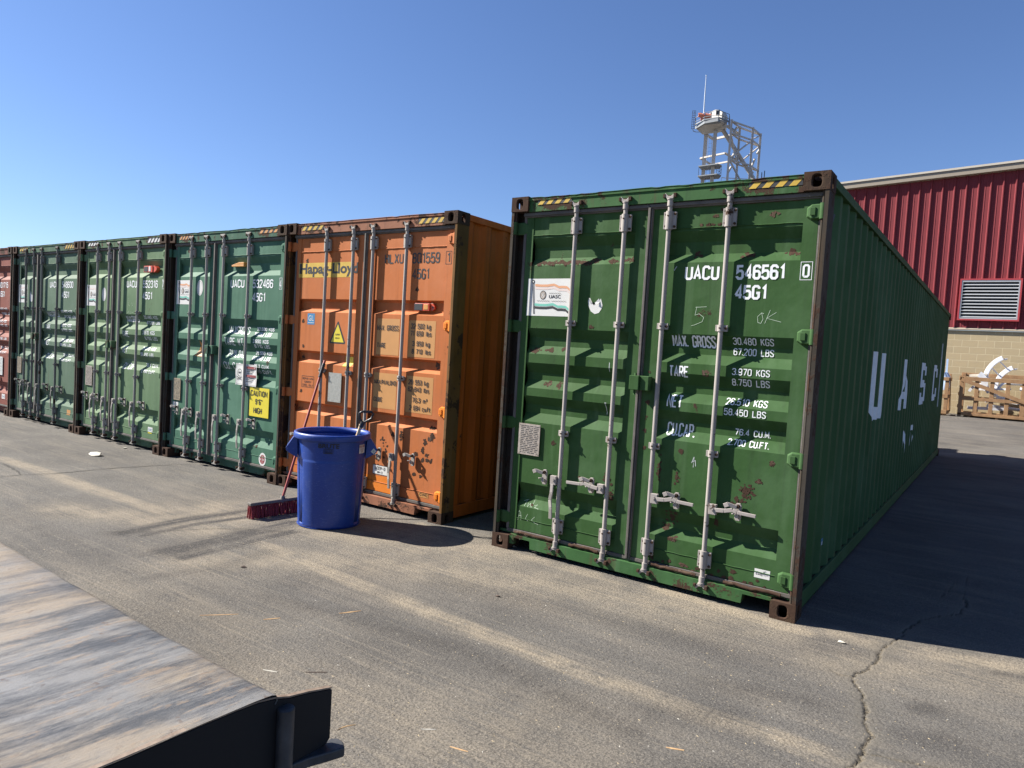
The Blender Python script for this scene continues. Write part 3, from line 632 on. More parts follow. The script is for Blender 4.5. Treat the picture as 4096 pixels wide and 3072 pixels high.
for it in [('MAX. GROSS',1.415,1.712,1.780,1.833,.0062),('TARE',1.424,1.545,1.608,1.657,.0062),('32 500 kg',1.875,2.136,1.810,1.861,.0062),('71 650 lbs',1.873,2.146,1.741,1.790,.0062),('3 950 kg',1.903,2.134,1.645,1.693,.0062),('8 710 lbs',1.901,2.148,1.570,1.617,.0062),
 ('MAX.PAYLOAD',1.414,1.717,1.244,1.290,.0062),('CUBE',1.416,1.538,1.070,1.115,.0062),('28 550 kg',1.880,2.142,1.274,1.323,.0062),('62 940 lbs',1.878,2.153,1.206,1.254,.0062),('76.3 m^',1.940,2.136,1.104,1.152,.0062),('2 694 cuft',1.907,2.181,1.028,1.076,.0062)]:
    mb=MB();stext(mb,*it[:5],.0078,off=.0032);drape(mb,'lettering',M['blacktxt'],dr,surf,zc,XC)
hazard(.235,.590,2.812,2.858,root,stripes=4);hazard(1.945,2.266,2.800,2.846,root,stripes=4)
mb=MB();rect(mb,.337,.455,1.806,1.926,.001,0);ftext(mb,'GL',.355,.440,1.845,1.905,.002,1,0);rect(mb,.35,.445,1.822,1.828,.002,1);drape(mb,'blue_label',[M['blue_st'],M['sticker']],dl,surf,zc,XC)
mb=MB();poly(mb,[(.712,1.632),(.722,1.618),(.944,1.618),(.954,1.632),(.840,1.850),(.826,1.850)],.001,1);poly(mb,[(.735,1.634),(.931,1.634),(.833,1.822)],.0018,0)
stext(mb,'SUPER',.80,.868,1.705,1.722,.0032,1,off=.0025);stext(mb,'HEAVY',.80,.868,1.668,1.685,.0032,1,off=.0025);drape(mb,'warning_triangle',[M['cautiony'],M['blacktxt']],dl,surf,zc,XC)
mb=MB();ribbon(mb,[(.288,1.124),(.486,1.124),(.486,1.244),(.288,1.244)],True,.004,.001)
for k,s in enumerate(('REPAIR WITH','"CORTEN"','STEEL ONLY')): stext(mb,s,.302 if k!=1 else .32,.472 if k!=1 else .45,1.205-.035*k,1.228-.035*k,.0035)
drape(mb,'repair_notice',M['blacktxt'],dl,surf,zc,XC)
dataplate(dl,.742,.940,1.004,1.310,'platealu',y=.050,txt=False)
mb=MB();rect(mb,.93,1.05,1.385,1.49,.001,0);stext(mb,'II',.945,.97,1.44,1.475,.004,1,off=.002);stext(mb,'II',.945,1.0,1.41,1.43,.003,1,off=.002);drape(mb,'small_yellow_label',[M['cautiony'],M['blacktxt']],dl,surf,zc,XC)
mb=MB();rect(mb,1.451,1.661,.338,.436,.001,1);rect(mb,1.457,1.655,.344,.430,.0016,0);stext(mb,'ACEP-0',1.485,1.628,.388,.420,.005,1,off=.0024);stext(mb,'BH-3',1.52,1.59,.353,.375,.004,1,off=.0024)
drape(mb,'white_code_label',[M['sticker'],M['blacktxt']],dr,surf,zc,XC)
mb=MB();rect(mb,2.092,2.214,.212,.265,.001,0);stext(mb,'CIMC',2.103,2.205,.226,.252,.004,1,off=.002);drape(mb,'maker_label',[M['paleyellow'],M['hazblack']],dr,surf,zc,XC)
mb=MB();mb.box((1.905,.058,1.985),(2.10,.10,2.055),0);mb.box((1.912,.0555,1.990),(2.015,.058,2.050),1);mb.prism([(2.10,1.985),(2.13,1.985),(2.152,2.005),(2.152,2.03),(2.13,2.055),(2.10,2.055)],1,.075,.10,0);mb.box((2.03,.0555,1.995),(2.085,.058,2.045),2);mb.cyl((2.133,.072,2.02),(2.133,.102,2.02),.009,n=10,m=1)
mb.build('tracking_device',[M['redplastic'],M['hazblack'],M['orangeplastic']],dr,bevel=.003)
L=[(1.71,.77,.02,.03,18),(1.82,.76,.03,.05,34),(2.21,.79,.04,.04,50),(2.13,.74,.02,.03,26),(2.11,.66,.02,.03,24),(2.02,.61,.025,.02,22),(2.165,.62,.02,.02,22),(2.115,.57,.02,.02,22),(2.17,.57,.02,.015,20),(2.22,.57,.015,.02,20),(2.01,.42,.015,.02,12),(2.10,.41,.02,.02,12),
 (2.20,1.47,.025,.03,30),(1.928,2.187,.012,.012,14),(1.56,.70,.05,.05,8),(1.62,.60,.05,.1,10),(2.2,.88,.06,.012,26),(1.50,.5,.05,.1,8)]
rustpatches(L,dr,surf,zc)
rustpatches([(.281,1.078,.018,.018,20),(.288,2.49,.012,.014,14),(.267,1.839,.016,.02,16),(.286,1.568,.014,.016,14),(.25,1.45,.02,.02,9)],dl,surf,zc)
mb=MB();mb.box((2.37,.016,1.98-.3),(2.4,.018,1.99-.3));mb=MB()
poly(mb,[(1.36,.32),(1.70,.33),(1.74,.17),(1.36,.18)],.0007)
drape(mb,'touched_up_paint',M['orange_bright'],dr,surf,zc,XC)
# roof edge dents & a small rear-view cover on the side
mb=MB();mb.box((CW-.03,1.05,2.35),(CW+.02,1.16,2.62));mb.build('vent_cover',M['orange'],root,bevel=.01)
# ---- 3..5: greens, 6: red
def green_text(dr,dl,surf,zc,num,rows,big=('UACU',)):
    letters([(big[0],1.325,1.600,2.208,2.305,.0145),(num,1.762,2.148,2.203,2.303,.0145),('45G1',1.762,2.015,2.048,2.147,.0145)],dr,surf,zc)
    letters(rows,dr,surf,zc)
def chk(dr,surf,s,x0=2.262,x1=2.318,z0=2.19,z1=2.315,txt='4'):
    mb=MB();stext(mb,txt,x0+.010,x1-.008,z0+.015,z1-.015,.010);ribbon(mb,[(x0,z0),(x1,z0),(x1,z1),(x0,z1)],True,.004,.001);drape(mb,'check_digit',M['white'],dr,surf,zc)
root,(dl,dr),surf,zc=container((-5.5863,.2012,-.022),-.0065,'bluegreen','bluish green shipping container with a yellow height notice, just left of the orange one',
    (.520,.855,1.212,1.720),('down','down','down','down'),(.285,.60,1.412,1.925),PG,M['bar_grey'],clampz=(1.874,1.025),botz=(.215,.33),hz=.625,split=(.988,1.036,.888,1.165))
lockbox(dr,M['bluegreen_frame'],1.45)
green_text(dr,dl,surf,zc,'532486',[('MAXGROSS',1.27,1.70,1.658,1.752,.0100),('TARE WT.',1.236,1.64,1.520,1.610,.0100),('PAYLOAD',1.285,1.63,1.378,1.468,.0100),('CU. CAP',1.238,1.60,1.232,1.318,.0100),
 ('32.500 KGS',1.826,2.152,1.712,1.752,.0075),('71.650 LBS',1.80,2.126,1.648,1.692,.0075),('3.950 KGS',1.812,2.108,1.567,1.610,.0075),('8.710 LBS',1.830,2.120,1.513,1.553,.0075),('28.550 KGS',1.820,2.133,1.432,1.474,.0075),('62.940 LBS',1.79,2.12,1.370,1.415,.0075),('76.3 CU.M.',1.846,2.140,1.280,1.322,.0075),('2.695 CU.FT.',1.79,2.168,1.218,1.262,.0075)])
chk(dr,surf,0)
flagsticker(dl,.152,.50,1.996,2.303,surf,zc);mb=MB();poly(mb,disc(.668,2.207,.068,.098,30),.001,0);ribbon(mb,disc(.668,2.207,.055,.080,24),True,.003,.0018,1);drape(mb,'round_sticker',[M['sticker'],M['plate']],dl,surf,zc,XC)
dataplate(dl,.155,.322,.757,1.038,'beigeplate');mb=MB();rect(mb,.152,.265,.678,.730,.001,0);rect(mb,.17,.24,.69,.712,.0016,1);drape(mb,'small_white_label',[M['sticker'],M['whitedim']],dl,surf,zc,XC)
mb=MB();mb.box((1.812,.050,.718),(2.180,.056,1.055),0);stext(mb,'CAUTION',1.835,2.150,.955,1.022,.0105,1);stext(mb,"9'6\"",1.93,2.065,.860,.925,.0105,1);stext(mb,'HIGH',1.90,2.06,.755,.825,.0105,1)
for i,v in enumerate(mb.v):
    if i>=8: mb.v[i]=(v[0],.0495-v[1],v[2])
mb.build('caution_sign',[M['cautiony'],M['blacktxt']],dr)
mb=MB();n=12;vs=[(1.536+.415*i/n,.040+.004*math.sin(i*.9)+.003*math.sin(j*1.3+i*.4),1.062+.25*j/6) for j in range(7) for i in range(n+1)]
mb.add(vs,[(j*(n+1)+i,j*(n+1)+i+1,(j+1)*(n+1)+i+1,(j+1)*(n+1)+i) for j in range(6) for i in range(n)],0,True)
f=MB();rect(f,1.75,1.935,1.262,1.290,0,1);rect(f,1.75,1.935,1.165,1.193,0,1);stext(f,'DANGER',1.79,1.925,1.267,1.285,.003,0,off=.001);stext(f,'PELIGRO',1.79,1.925,1.170,1.188,.003,0,off=.001)
for k in range(3):
    rect(f,1.755,1.90-.02*k,1.247-.02*k,1.253-.02*k,0,2);rect(f,1.755,1.91-.02*k,1.150-.02*k,1.156-.02*k,0,2)
cx,cz=1.615,1.20;ribbon(f,disc(cx,cz+.008,.038,.042,20),True,.006,0,2);poly(f,disc(cx-.014,cz+.01,.010,.011,12),.0,2);poly(f,disc(cx+.014,cz+.01,.010,.011,12),0,2);poly(f,[(cx-.005,cz-.008),(cx+.005,cz-.008),(cx,cz+.004)],0,2)
ribbon(f,[(cx-.05,cz-.075),(cx+.05,cz-.04)],False,.009,0,2);ribbon(f,[(cx-.05,cz-.04),(cx+.05,cz-.075)],False,.009,.0006,2);ribbon(f,[(1.545,1.075),(1.942,1.075),(1.942,1.303),(1.545,1.303)],True,.003,0,2)
for (x,l,z) in f.v:
    i=(x-1.536)/.415*n;j=(z-1.062)/.25*6;mb.v.append((x,.040+.004*math.sin(i*.9)+.003*math.sin(j*1.3+i*.4)-.003-l,z))
b0=len(mb.v)-len(f.v)
for q,m_ in zip(f.f,f.m): mb.f.append([b0+k for k in q]);mb.m.append(m_);mb.sm.append(False)
mb.build('danger_notice',[M['sticker'],M['dullred'],M['hazblack']],dr,fix=False)
mb=MB();mb.box((1.36,.045,2.455),(1.60,.085,2.475));mb.prism([(1.36,2.475),(1.60,2.475),(1.60,2.505),(1.50,2.505)],1,.045,.095);mb.build('tracking_device',M['orangeplastic'],dr,bevel=.003)
mb=MB();poly(mb,disc(2.089,.236,.066,.076,28),.001,0);poly(mb,disc(2.089,.236,.046,.053,24),.0016,1);stext(mb,'chc',2.052,2.126,.226,.248,.006,0,off=.0024);rect(mb,2.087,2.091,.19,.283,.002,0);drape(mb,'round_maker_label',[M['sticker'],M['dullred']],dr,surf,zc,XC)
mb=MB();poly(mb,[(.60,1.349),(.80,1.349),(.79,1.40),(.76,1.50),(.735,1.50),(.72,1.51),(.695,1.55),(.69,1.53),(.68,1.44)],.0012,0);drape(mb,'torn_yellow_label',M['paleyellow'],dl,surf,zc,XC)
hazard(.24,.56,2.812,2.858,root,('paleyellow','hazblack'),5);hazard(1.92,2.265,2.82,2.862,root,('paleyellow','hazblack'),4)
rustpatches([(1.95,.37,.05,.012,16),(2.1,1.36,.03,.03,14),(.4,2.66,.02,.01,8)],dr,surf,zc)
root,(dl,dr),surf,zc=container((-8.0369,.1975,-.022),-.0069,'lightgreen','pale green shipping container with a red tracking light, second left of the orange one',
    (.530,.876,1.188,1.700),('down','down','down','down'),(.285,.61,1.412,1.925),PG,M['bar_grey'],clampz=(1.862,.985),botz=(.21,.325),hz=.60,split=(.965,1.015,.900,1.145))
lockbox(dr,M['lightgreen_frame'],1.40)
green_text(dr,dl,surf,zc,'552316',[('MAX.GROSS',1.288,1.63,1.731,1.817,.0100),('TARE',1.235,1.407,1.522,1.604,.0100),('NET',1.26,1.39,1.30,1.39,.0100),('CU. CAP',1.27,1.55,1.07,1.16,.0100),
 ('30.480 KGS',1.781,2.139,1.786,1.829,.0075),('67.200 LBS',1.822,2.164,1.713,1.755,.0075),('3.970 KGS',1.795,2.110,1.573,1.625,.0075),('8.750 LBS',1.83,2.15,1.500,1.545,.0075),('26.510 KGS',1.78,2.12,1.36,1.405,.0075),('58.450 LBS',1.76,2.10,1.275,1.325,.0075),('76.4 CU.M.',1.84,2.16,1.135,1.18,.0075),('2.700 CU.FT.',1.79,2.15,1.05,1.095,.0075)])
chk(dr,surf,0,txt='7')
flagsticker(dl,.152,.50,1.942,2.247,surf,zc,1);mb=MB();poly(mb,disc(.668,2.110,.064,.098,30),.001,0);ribbon(mb,disc(.668,2.11,.05,.080,24),True,.003,.0018,1);drape(mb,'round_sticker',[M['sticker'],M['plate']],dl,surf,zc,XC)
dataplate(dl,.20,.40,.76,1.05);mb=MB();mb.box((1.84,.03,2.41),(2.06,.09,2.495),0);mb.prism([(2.06,2.41),(2.10,2.41),(2.15,2.44),(2.15,2.465),(2.10,2.495),(2.06,2.495)],1,.04,.09,0);mb.box((1.85,.027,2.42),(1.95,.03,2.485),1);mb.box((1.97,.027,2.42),(2.02,.03,2.485),2);mb.build('tracking_device',[M['redplastic'],M['hazblack'],M['sticker']],dr,bevel=.003)
mb=MB();rect(mb,2.02,2.14,.26,.33,.001,0);stext(mb,'CIMC',2.035,2.125,.28,.31,.004,1,off=.002);rect(mb,2.03,2.13,.245,.262,.0012,2);drape(mb,'maker_label',[M['sticker'],M['blue_st'],M['cautiony']],dr,surf,zc,XC)
mb=MB()
for pts in ([(1.37,1.99),(1.385,2.07),(1.36,1.90)],[(1.42,2.04),(1.38,1.97),(1.43,1.95)],[(1.45,1.98),(1.48,2.0),(1.5,1.96),(1.47,1.95)],[(1.36,1.86),(1.40,1.88),(1.37,1.83),(1.42,1.84)],[(1.44,1.88),(1.46,1.83)],[(1.48,1.87),(1.52,1.86)]): ribbon(mb,pts,False,.003,.001)
drape(mb,'chalk_writing',M['chalk'],dr,surf,zc)
hazard(.24,.56,2.812,2.858,root,('sticker','hazblack'),4);hazard(1.94,2.265,2.80,2.862,root,('sticker','hazblack'),4)
root,(dl,dr),surf,zc=container((-10.5092,.2226,-.022),-.0093,'greygreen','grey green shipping container beside the brick red one at the left edge',
    (.490,.800,1.100,1.675),('down','down','down','down'),(.285,.56,1.38,1.89),PG,M['bar_dark'],clampz=(1.87,1.0),botz=(.21,.325),hz=.61,split=(.885,.945,.824,1.052))
lockbox(dr,M['greygreen_frame'],1.42)
green_text(dr,dl,surf,zc,'548600',[('MAX.GROSS',1.20,1.62,1.75,1.83,.0100),('TARE',1.20,1.38,1.54,1.62,.0100),('NET',1.21,1.36,1.29,1.38,.0100),('CU.CAP',1.2,1.5,1.08,1.16,.0100),
 ('30.480 KGS',1.74,2.13,1.82,1.86,.0075),('67.200 LBS',1.78,2.17,1.74,1.78,.0075),('3.970 KGS',1.76,2.11,1.60,1.645,.0075),('8.750 LBS',1.78,2.14,1.53,1.57,.0075),('26.510 KGS',1.74,2.14,1.37,1.41,.0075),('58.450 LBS',1.74,2.14,1.30,1.34,.0075),('76.4 CU.M.',1.76,2.14,1.14,1.18,.0075),('2.700 CU.FT.',1.72,2.12,1.06,1.1,.0075)])
flagsticker(dl,.142,.46,1.962,2.262,surf,zc,1);dataplate(dl,.15,.32,.77,1.04,'beigeplate')
mb=MB();poly(mb,[(.56,2.12),(.58,2.10),(.60,2.16),(.62,2.10),(.66,2.09),(.69,2.05),(.68,2.0),(.63,1.97),(.58,2.0)],.001);drape(mb,'torn_sticker',M['sticker'],dl,surf,zc,XC)
mb=MB();rect(mb,2.05,2.17,.24,.32,.001,0);drape(mb,'maker_label',M['paleyellow'],dr,surf,zc,XC)
hazard(.24,.56,2.812,2.858,root,('yellow','hazblack'),4);hazard(1.94,2.265,2.80,2.862,root,('yellow','hazblack'),4)
rustpatches([(2.1,1.36,.03,.06,18)],dr,surf,zc)
root,(dl,dr),surf,zc=container((-12.975,.235,-.022),-.0095,'red','brick red shipping container cut off by the left edge of the picture',
    (.490,.800,1.100,1.675),('down','down','down','down'),(.285,.56,1.38,1.89),PG,M['bar_dark'],clampz=(1.87,1.0),botz=(.21,.325),hz=.61,sidekey='red',split=(.885,.945,.824,1.052))
green_text(dr,dl,surf,zc,'801715',[('32.500 KGS',1.74,2.13,1.82,1.86,.0075),('71.650 LBS',1.78,2.17,1.74,1.78,.0075),('3.040 KGS',1.76,2.11,1.60,1.645,.0075),('7.460 LBS',1.78,2.14,1.53,1.57,.0075),('62.190 LBS',1.74,2.14,1.30,1.34,.0075),('76.4 CU.M.',1.76,2.14,1.14,1.18,.0075),('2.700 CU.FT.',1.72,2.12,1.06,1.1,.0075)],('HLXU',))
dataplate(dr,1.78,2.02,.68,1.0,'sticker',12);mb=MB();rect(mb,1.98,2.12,.26,.35,.001,0);stext(mb,'CIMC',1.995,2.105,.29,.32,.004,1,off=.002);drape(mb,'maker_label',[M['sticker'],M['blue_st']],dr,surf,zc,XC)
# ---------------------------------------------------------------- ground
def sm(t): t=np.clip(t,0,1);return t*t*(3-2*t)
def gh(x,y):
    x=np.asarray(x,float);y=np.asarray(y,float)
    return -.022*sm(-x/3.0)*sm((20-y)/5)+.5*sm((y-12.6)/6.2)
CR1=[(3.157,1.398),(3.212,1.771),(3.242,1.972),(3.355,2.214)]
CR2=[(3.301,1.497),(3.325,1.354),(3.293,1.05),(3.188,.912),(3.082,.703),(3.023,.428),(3.026,.319),(2.994,.167),(2.956,.016),(2.941,-.11),(2.952,-.257),(2.908,-.47),(2.879,-.566),(2.888,-.648),(2.951,-.762),(2.968,-.848),(2.992,-.903),(2.998,-1.027),(3.017,-1.115),(3.059,-1.194),(3.039,-1.305),(3.045,-1.389),(3.022,-1.536),(3.004,-1.657),(2.98,-1.9),(3.0,-2.3)]
CR3=[(3.061,-1.376),(3.114,-1.351),(3.175,-1.342),(3.244,-1.317),(3.328,-1.287),(3.5,-1.25)]
CR4=[(2.872,-.572),(2.812,-.604),(2.772,-.57)]
def jag(P,step,amp):
    out=[];rr=random.Random(3)
    for a,b in zip(P[:-1],P[1:]):
        a=np.array(a);b=np.array(b);L=np.linalg.norm(b-a);n=max(int(L/step),1);nn=np.array([-(b-a)[1],(b-a)[0]])/max(L,1e-6)
        for i in range(n): out.append(a+(b-a)*i/n+nn*rr.uniform(-amp,amp)*(i>0))
    out.append(np.array(P[-1]));return out
def segdist(X,Y,P):
    d=np.full(X.shape,9.0)
    for a,b in zip(P[:-1],P[1:]):
        v=b-a;L=v@v+1e-9;t=np.clip(((X-a[0])*v[0]+(Y-a[1])*v[1])/L,0,1)
        d=np.minimum(d,np.hypot(X-a[0]-t*v[0],Y-a[1]-t*v[1]))
    return d
def ground():
    xs=np.unique(np.round(np.concatenate([[-400,-120,-50,-25,-18,-15,-13],np.arange(-12,-6,.12),np.arange(-6,2.6,.035),np.arange(2.6,3.6,.0075),np.arange(3.6,4.4,.035),np.arange(4.4,14,.4),[20,40,120,400]]),4))
    ys=np.unique(np.round(np.concatenate([[-400,-120,-40,-15,-8,-6,-5],np.arange(-4.6,-1.95,.035),np.arange(-1.95,-.2,.0075),np.arange(-.2,1.5,.03),np.arange(1.5,6,.15),np.arange(6,21.6,.3),[24,30,40,120,400]]),4))
    X,Y=np.meshgrid(xs,ys,indexing='xy');Z=gh(X,Y)
    rng=np.random.RandomState(4)
    # crack: a real groove
    w=(X>2.55)&(X<3.65)&(Y>-2.4)&(Y<2.4)
    jx=X[w]+.012*np.array([mnoise.noise(Vector((x*28,y*28,0)))+.9*mnoise.noise(Vector((x*75,y*75,5))) for x,y in zip(X[w],Y[w])])
    jy=Y[w]
    wid=.0075+.007*np.array([mnoise.noise(Vector((x*9,y*9,4))) for x,y in zip(X[w],Y[w])])
    wid=wid*np.where(Y[w]>-.1,.55,1)
    d=segdist(jx,jy,jag(CR2,.05,.010));g=np.exp(-(d/np.maximum(wid,.004))**4)
    for P,k in ((CR1,.5),(CR3,.5),(CR4,.5)):
        d2=segdist(jx,jy,jag(P,.04,.006));g=np.maximum(g,.7*np.exp(-(d2/.006)**4));d=np.minimum(d,d2+.02)
    Z[w]-=.013*g*(.75+.5*np.array([mnoise.noise(Vector((x*70,y*70,2))) for x,y in zip(X[w],Y[w])]))
    crk=np.zeros_like(X);crk[w]=g
    edge=np.zeros_like(X);edge[w]=.6*np.exp(-(d/.06)**2)*(1-g)
    # dust and tyre marks: where sand lies and where rubber has darkened the ground
    dust=np.zeros_like(X);dark=np.zeros_like(X)
    def stroke(A,P,wd,k,soft=2):
        d=segdist(X,Y,[np.array(p) for p in P]);A[:]=np.maximum(A,k*np.exp(-(d/wd)**soft))
    stroke(dust,[(-1.3,-1.9),(-.6,-1.2),(.2,-.75),(1.2,-.4),(2.3,-.13)],.35,.65)
    stroke(dust,[(-2.6,-1.0),(-1.9,-.9),(-1.0,-.5),(0,-.25)],.45,.8)
    stroke(dust,[(2.7,.02),(3.1,.06),(3.7,.25),(4.4,.45)],.13,1.0)
    stroke(dust,[(1.5,.0),(2.3,-.10),(2.5,-.10)],.09,1.6);stroke(dust,[(-.9,.1),(0,-.05),(1.0,-.04)],.07,.8)
    stroke(dust,[(2.75,-.45),(3.3,-.2),(3.6,0)],.22,.6);stroke(dust,[(.2,-.08),(.7,-.1),(2,-.1)],.05,.7)
    stroke(dust,[(-3.4,-1.9),(-2.6,-1.5),(-1.9,-1.35)],.25,.75);stroke(dust,[(.4,-2.9),(1.3,-2.6),(1.9,-2.3)],.5,.45);stroke(dust,[(-1.2,-2.6),(0,-2.4)],.3,.35)
    stroke(dust,[(-1.35,-1.3),(-.34,-1.41),(.9,-1.49),(1.57,-1.54),(2.35,-1.55),(2.76,-1.51),(3.3,-1.5)],.085,.95,4)
    stroke(dust,[(-6.39,-1.33),(-5.42,-1.31),(-3.29,-1.31),(-2.3,-1.3)],.10,.8,4);stroke(dust,[(-12,8),(12,12.3)],.1,0)
    stroke(dust,[(2.0,12.6),(6,13.4),(9,14)],.5,.8)
    for P,wd,k in (([(-2.31,-1.91),(-2.40,-1.33),(-2.30,-.55)],.085,1.5),([(-2.15,-1.8),(-2.2,-1.3),(-2.1,-.7)],.05,1.3),([(-1.60,-1.96),(-1.62,-1.5),(-1.70,-.75)],.14,1.5),([(-1.40,-1.9),(-1.40,-1.4),(-1.45,-.9)],.08,1.3),
                   ([(-1.2,-2.4),(-1.0,-1.9),(-1.1,-1.4)],.10,.5),([(-.3,-2.0),(1.1,-1.75),(2.2,-1.9)],.08,.55),([(.3,-1.0),(1.3,-.8),(2.2,-.75)],.12,.4),([(2.2,-1.7),(2.5,-1.45)],.10,.6),([(3.2,-.75),(3.25,-.7)],.07,.7),([(2.3,-1.2),(2.75,-1.05)],.08,.5),
                   ([(3.2,-1.1),(3.35,-1.0)],.09,.6),([(-4.5,-2.4),(-2.6,-2.3),(-1.2,-2.35)],.14,.45),([(-8,-.6),(-5,-.35)],.4,.25),([(3.5,.05),(3.9,.2)],.03,.8)):
        stroke(dark,P,wd,k)
    stroke(dark,[(-5.2,-3),(-3.6,-2.7),(-2.4,-2.6)],.35,.35);stroke(dark,[(-.9,-2.9),(-.2,-2.5),(.3,-2.6)],.2,.35);stroke(dark,[(2.5,-2.1),(2.9,-1.8)],.12,.4);stroke(dark,[(2.7,-.30),(3.0,-.15)],.05,.4)
    n=len(xs);m=len(ys)
    V=np.stack([X.ravel(),Y.ravel(),Z.ravel()],1).astype(np.float32)
    i=np.arange(n*m).reshape(m,n);F=np.stack([i[:-1,:-1],i[:-1,1:],i[1:,1:],i[1:,:-1]],-1).reshape(-1,4)
    me=bpy.data.meshes.new('ground');me.vertices.add(len(V));me.vertices.foreach_set('co',V.ravel())
    me.loops.add(F.size);me.loops.foreach_set('vertex_index',F.ravel().astype(np.int32))
    me.polygons.add(len(F));me.polygons.foreach_set('loop_start',np.arange(0,F.size,4,dtype=np.int32));me.polygons.foreach_set('loop_total',np.full(len(F),4,np.int32))
    me.update(calc_edges=True)
    for nm,A in (('dust',dust),('dark',dark),('crack',crk),('edge',edge)):
        at=me.attributes.new(nm,'FLOAT','POINT');at.data.foreach_set('value',A.ravel().astype(np.float32))
    m_,t,b=newmat('dusty_asphalt');v=coords(t)
    def att(nm):
        a=nd(t,'ShaderNodeAttribute');a.attribute_name=nm;return a.outputs['Fac']
    vs=nd(t,'ShaderNodeMapping');vs.inputs['Rotation'].default_value=(0,0,R(-4));vs.inputs['Scale'].default_value=(.5,3.2,1);t.links.new(v,vs.inputs[0])
    nb=noi(t,v,.9,6,.6);ns=noi(t,vs.outputs[0],1.3,8,.62);nm=noi(t,v,3.5,8,.65);nf=noi(t,v,38,4,.7);nff=noi(t,v,170,3,.7)
    c=mix(t,ramp(t,nb,.35,.65),(.070,.067,.064),(.120,.114,.105))
    c=mix(t,mth(t,'MULTIPLY',ramp(t,ns,.46,.72),.45),c,(.225,.196,.157))
    c=mix(t,mth(t,'MULTIPLY',ramp(t,noi(t,vs.outputs[0],3.1,6,.6),.52,.78),.40),c,(.070,.067,.066))
    def strn(sc,rot):
        q=nd(t,'ShaderNodeMapping');q.inputs['Scale'].default_value=sc;q.inputs['Rotation'].default_value=(0,0,R(rot));t.links.new(v,q.inputs[0]);return noi(t,q.outputs[0],1.0,7,.65)
    sX=strn((.7,34,1),-3);sY=strn((34,.7,1),3);sZ=strn((1.1,26,1),-20)
    c=mix(t,mth(t,'MULTIPLY',ramp(t,sX,.56,.70),.40),c,(.27,.235,.185))
    c=mix(t,mth(t,'MULTIPLY',mth(t,'MULTIPLY',ramp(t,sZ,.54,.68),ramp(t,nb,.45,.6)),.6),c,(.065,.062,.060))
    df=mth(t,'MULTIPLY',att('dust'),ramp(t,mth(t,'ADD',mth(t,'MULTIPLY',sX,.45),mth(t,'MULTIPLY',nm,.55)),.36,.56))
    c=mix(t,df,c,(.275,.232,.172))
    kf=mth(t,'MULTIPLY',att('dark'),ramp(t,mth(t,'ADD',mth(t,'MULTIPLY',sY,.5),mth(t,'MULTIPLY',nm,.5)),.38,.55))
    c=mix(t,mth(t,'MULTIPLY',kf,.95),c,(.036,.034,.034))
    vo=nd(t,'ShaderNodeTexVoronoi');vo.inputs['Scale'].default_value=110;t.links.new(v,vo.inputs['Vector'])
    c=mix(t,mth(t,'MULTIPLY',ramp(t,vo.outputs['Distance'],.35,.75),.45),c,(.030,.028,.026))
    vo2=nd(t,'ShaderNodeTexVoronoi');vo2.inputs['Scale'].default_value=42;t.links.new(v,vo2.inputs['Vector'])
    sp=ramp(t,vo2.outputs['Distance'],.035,.07,(1,1,1,1),(0,0,0,1));c=mix(t,mth(t,'MULTIPLY',sp,.5),c,(.62,.58,.50))
    c=mix(t,mth(t,'MULTIPLY',ramp(t,nf,.56,.74),.45),c,(.25,.22,.175));g2=noi(t,v,150,2,.8);c=mix(t,mth(t,'MULTIPLY',ramp(t,g2,.56,.66),.45),c,(.32,.29,.24));c=mix(t,mth(t,'MULTIPLY',ramp(t,g2,.33,.44,(1,1,1,1),(0,0,0,1)),.5),c,(.04,.036,.032))
    c=mix(t,att('edge'),c,mix(t,ramp(t,nm,.4,.6),(.105,.096,.08),(.14,.124,.10)))
    c=mix(t,mth(t,'MULTIPLY',att('crack'),.9),c,mix(t,ramp(t,noi(t,v,90,4,.7),.42,.58),(.022,.020,.017),(.15,.125,.085)))
    t.links.new(c,b.inputs['Base Color']);b.inputs['Roughness'].default_value=.92;b.inputs['Specular IOR Level'].default_value=.25
    vo3=nd(t,'ShaderNodeTexVoronoi');vo3.inputs['Scale'].default_value=75;vo3.feature='SMOOTH_F1';t.links.new(v,vo3.inputs['Vector'])
    h=mth(t,'ADD',mth(t,'MULTIPLY',vo3.outputs['Distance'],-1.0),mth(t,'ADD',mth(t,'MULTIPLY',noi(t,v,260,3,.8),.9),mth(t,'MULTIPLY',nf,.8)))
    bump(t,h,.62,.0065,b)
    me.materials.append(m_);o=bpy.data.objects.new('ground',me);link(o);tag(o,kind='structure')
ground()
def crack_ribbon(P,w,name='pavement_crack'):
    Q=jag(P,.05,.010);mb=MB();n=len(Q);vs=[]
    for i,p in enumerate(Q):
        a=Q[max(i-1,0)];b=Q[min(i+1,n-1)];d=(b-a)/max(np.linalg.norm(b-a),1e-6);nn=np.array([-d[1],d[0]])
        k=w*random.uniform(.35,1.2)*min(1,.3+i/6,.3+(n-1-i)/6)
        for s in (1,-1): q=p+nn*k*s/2;vs.append((q[0],q[1],float(gh(q[0],q[1]))+.004))
    mb.add(vs,[(2*i,2*i+1,2*i+3,2*i+2) for i in range(n-1)]);o=mb.build(name,M['crackshade']);tag(o,kind='structure')
M['crackshade']=plain('crack_groove_shade',(.022,.020,.018),.95,nscale=60,c2=(.05,.045,.035))  # near-black colour stands in for the shade down an open crack
crack_ribbon([(-5.6,-2.2),(-5.184,-1.75),(-5.188,-1.56),(-5.077,-1.274),(-5.064,-.972),(-5.041,-.639),(-4.958,-.282),(-4.826,.16)],.016)
crack_ribbon([(-5.991,-1.444),(-5.684,-1.472),(-5.399,-1.509),(-5.188,-1.56)],.03)
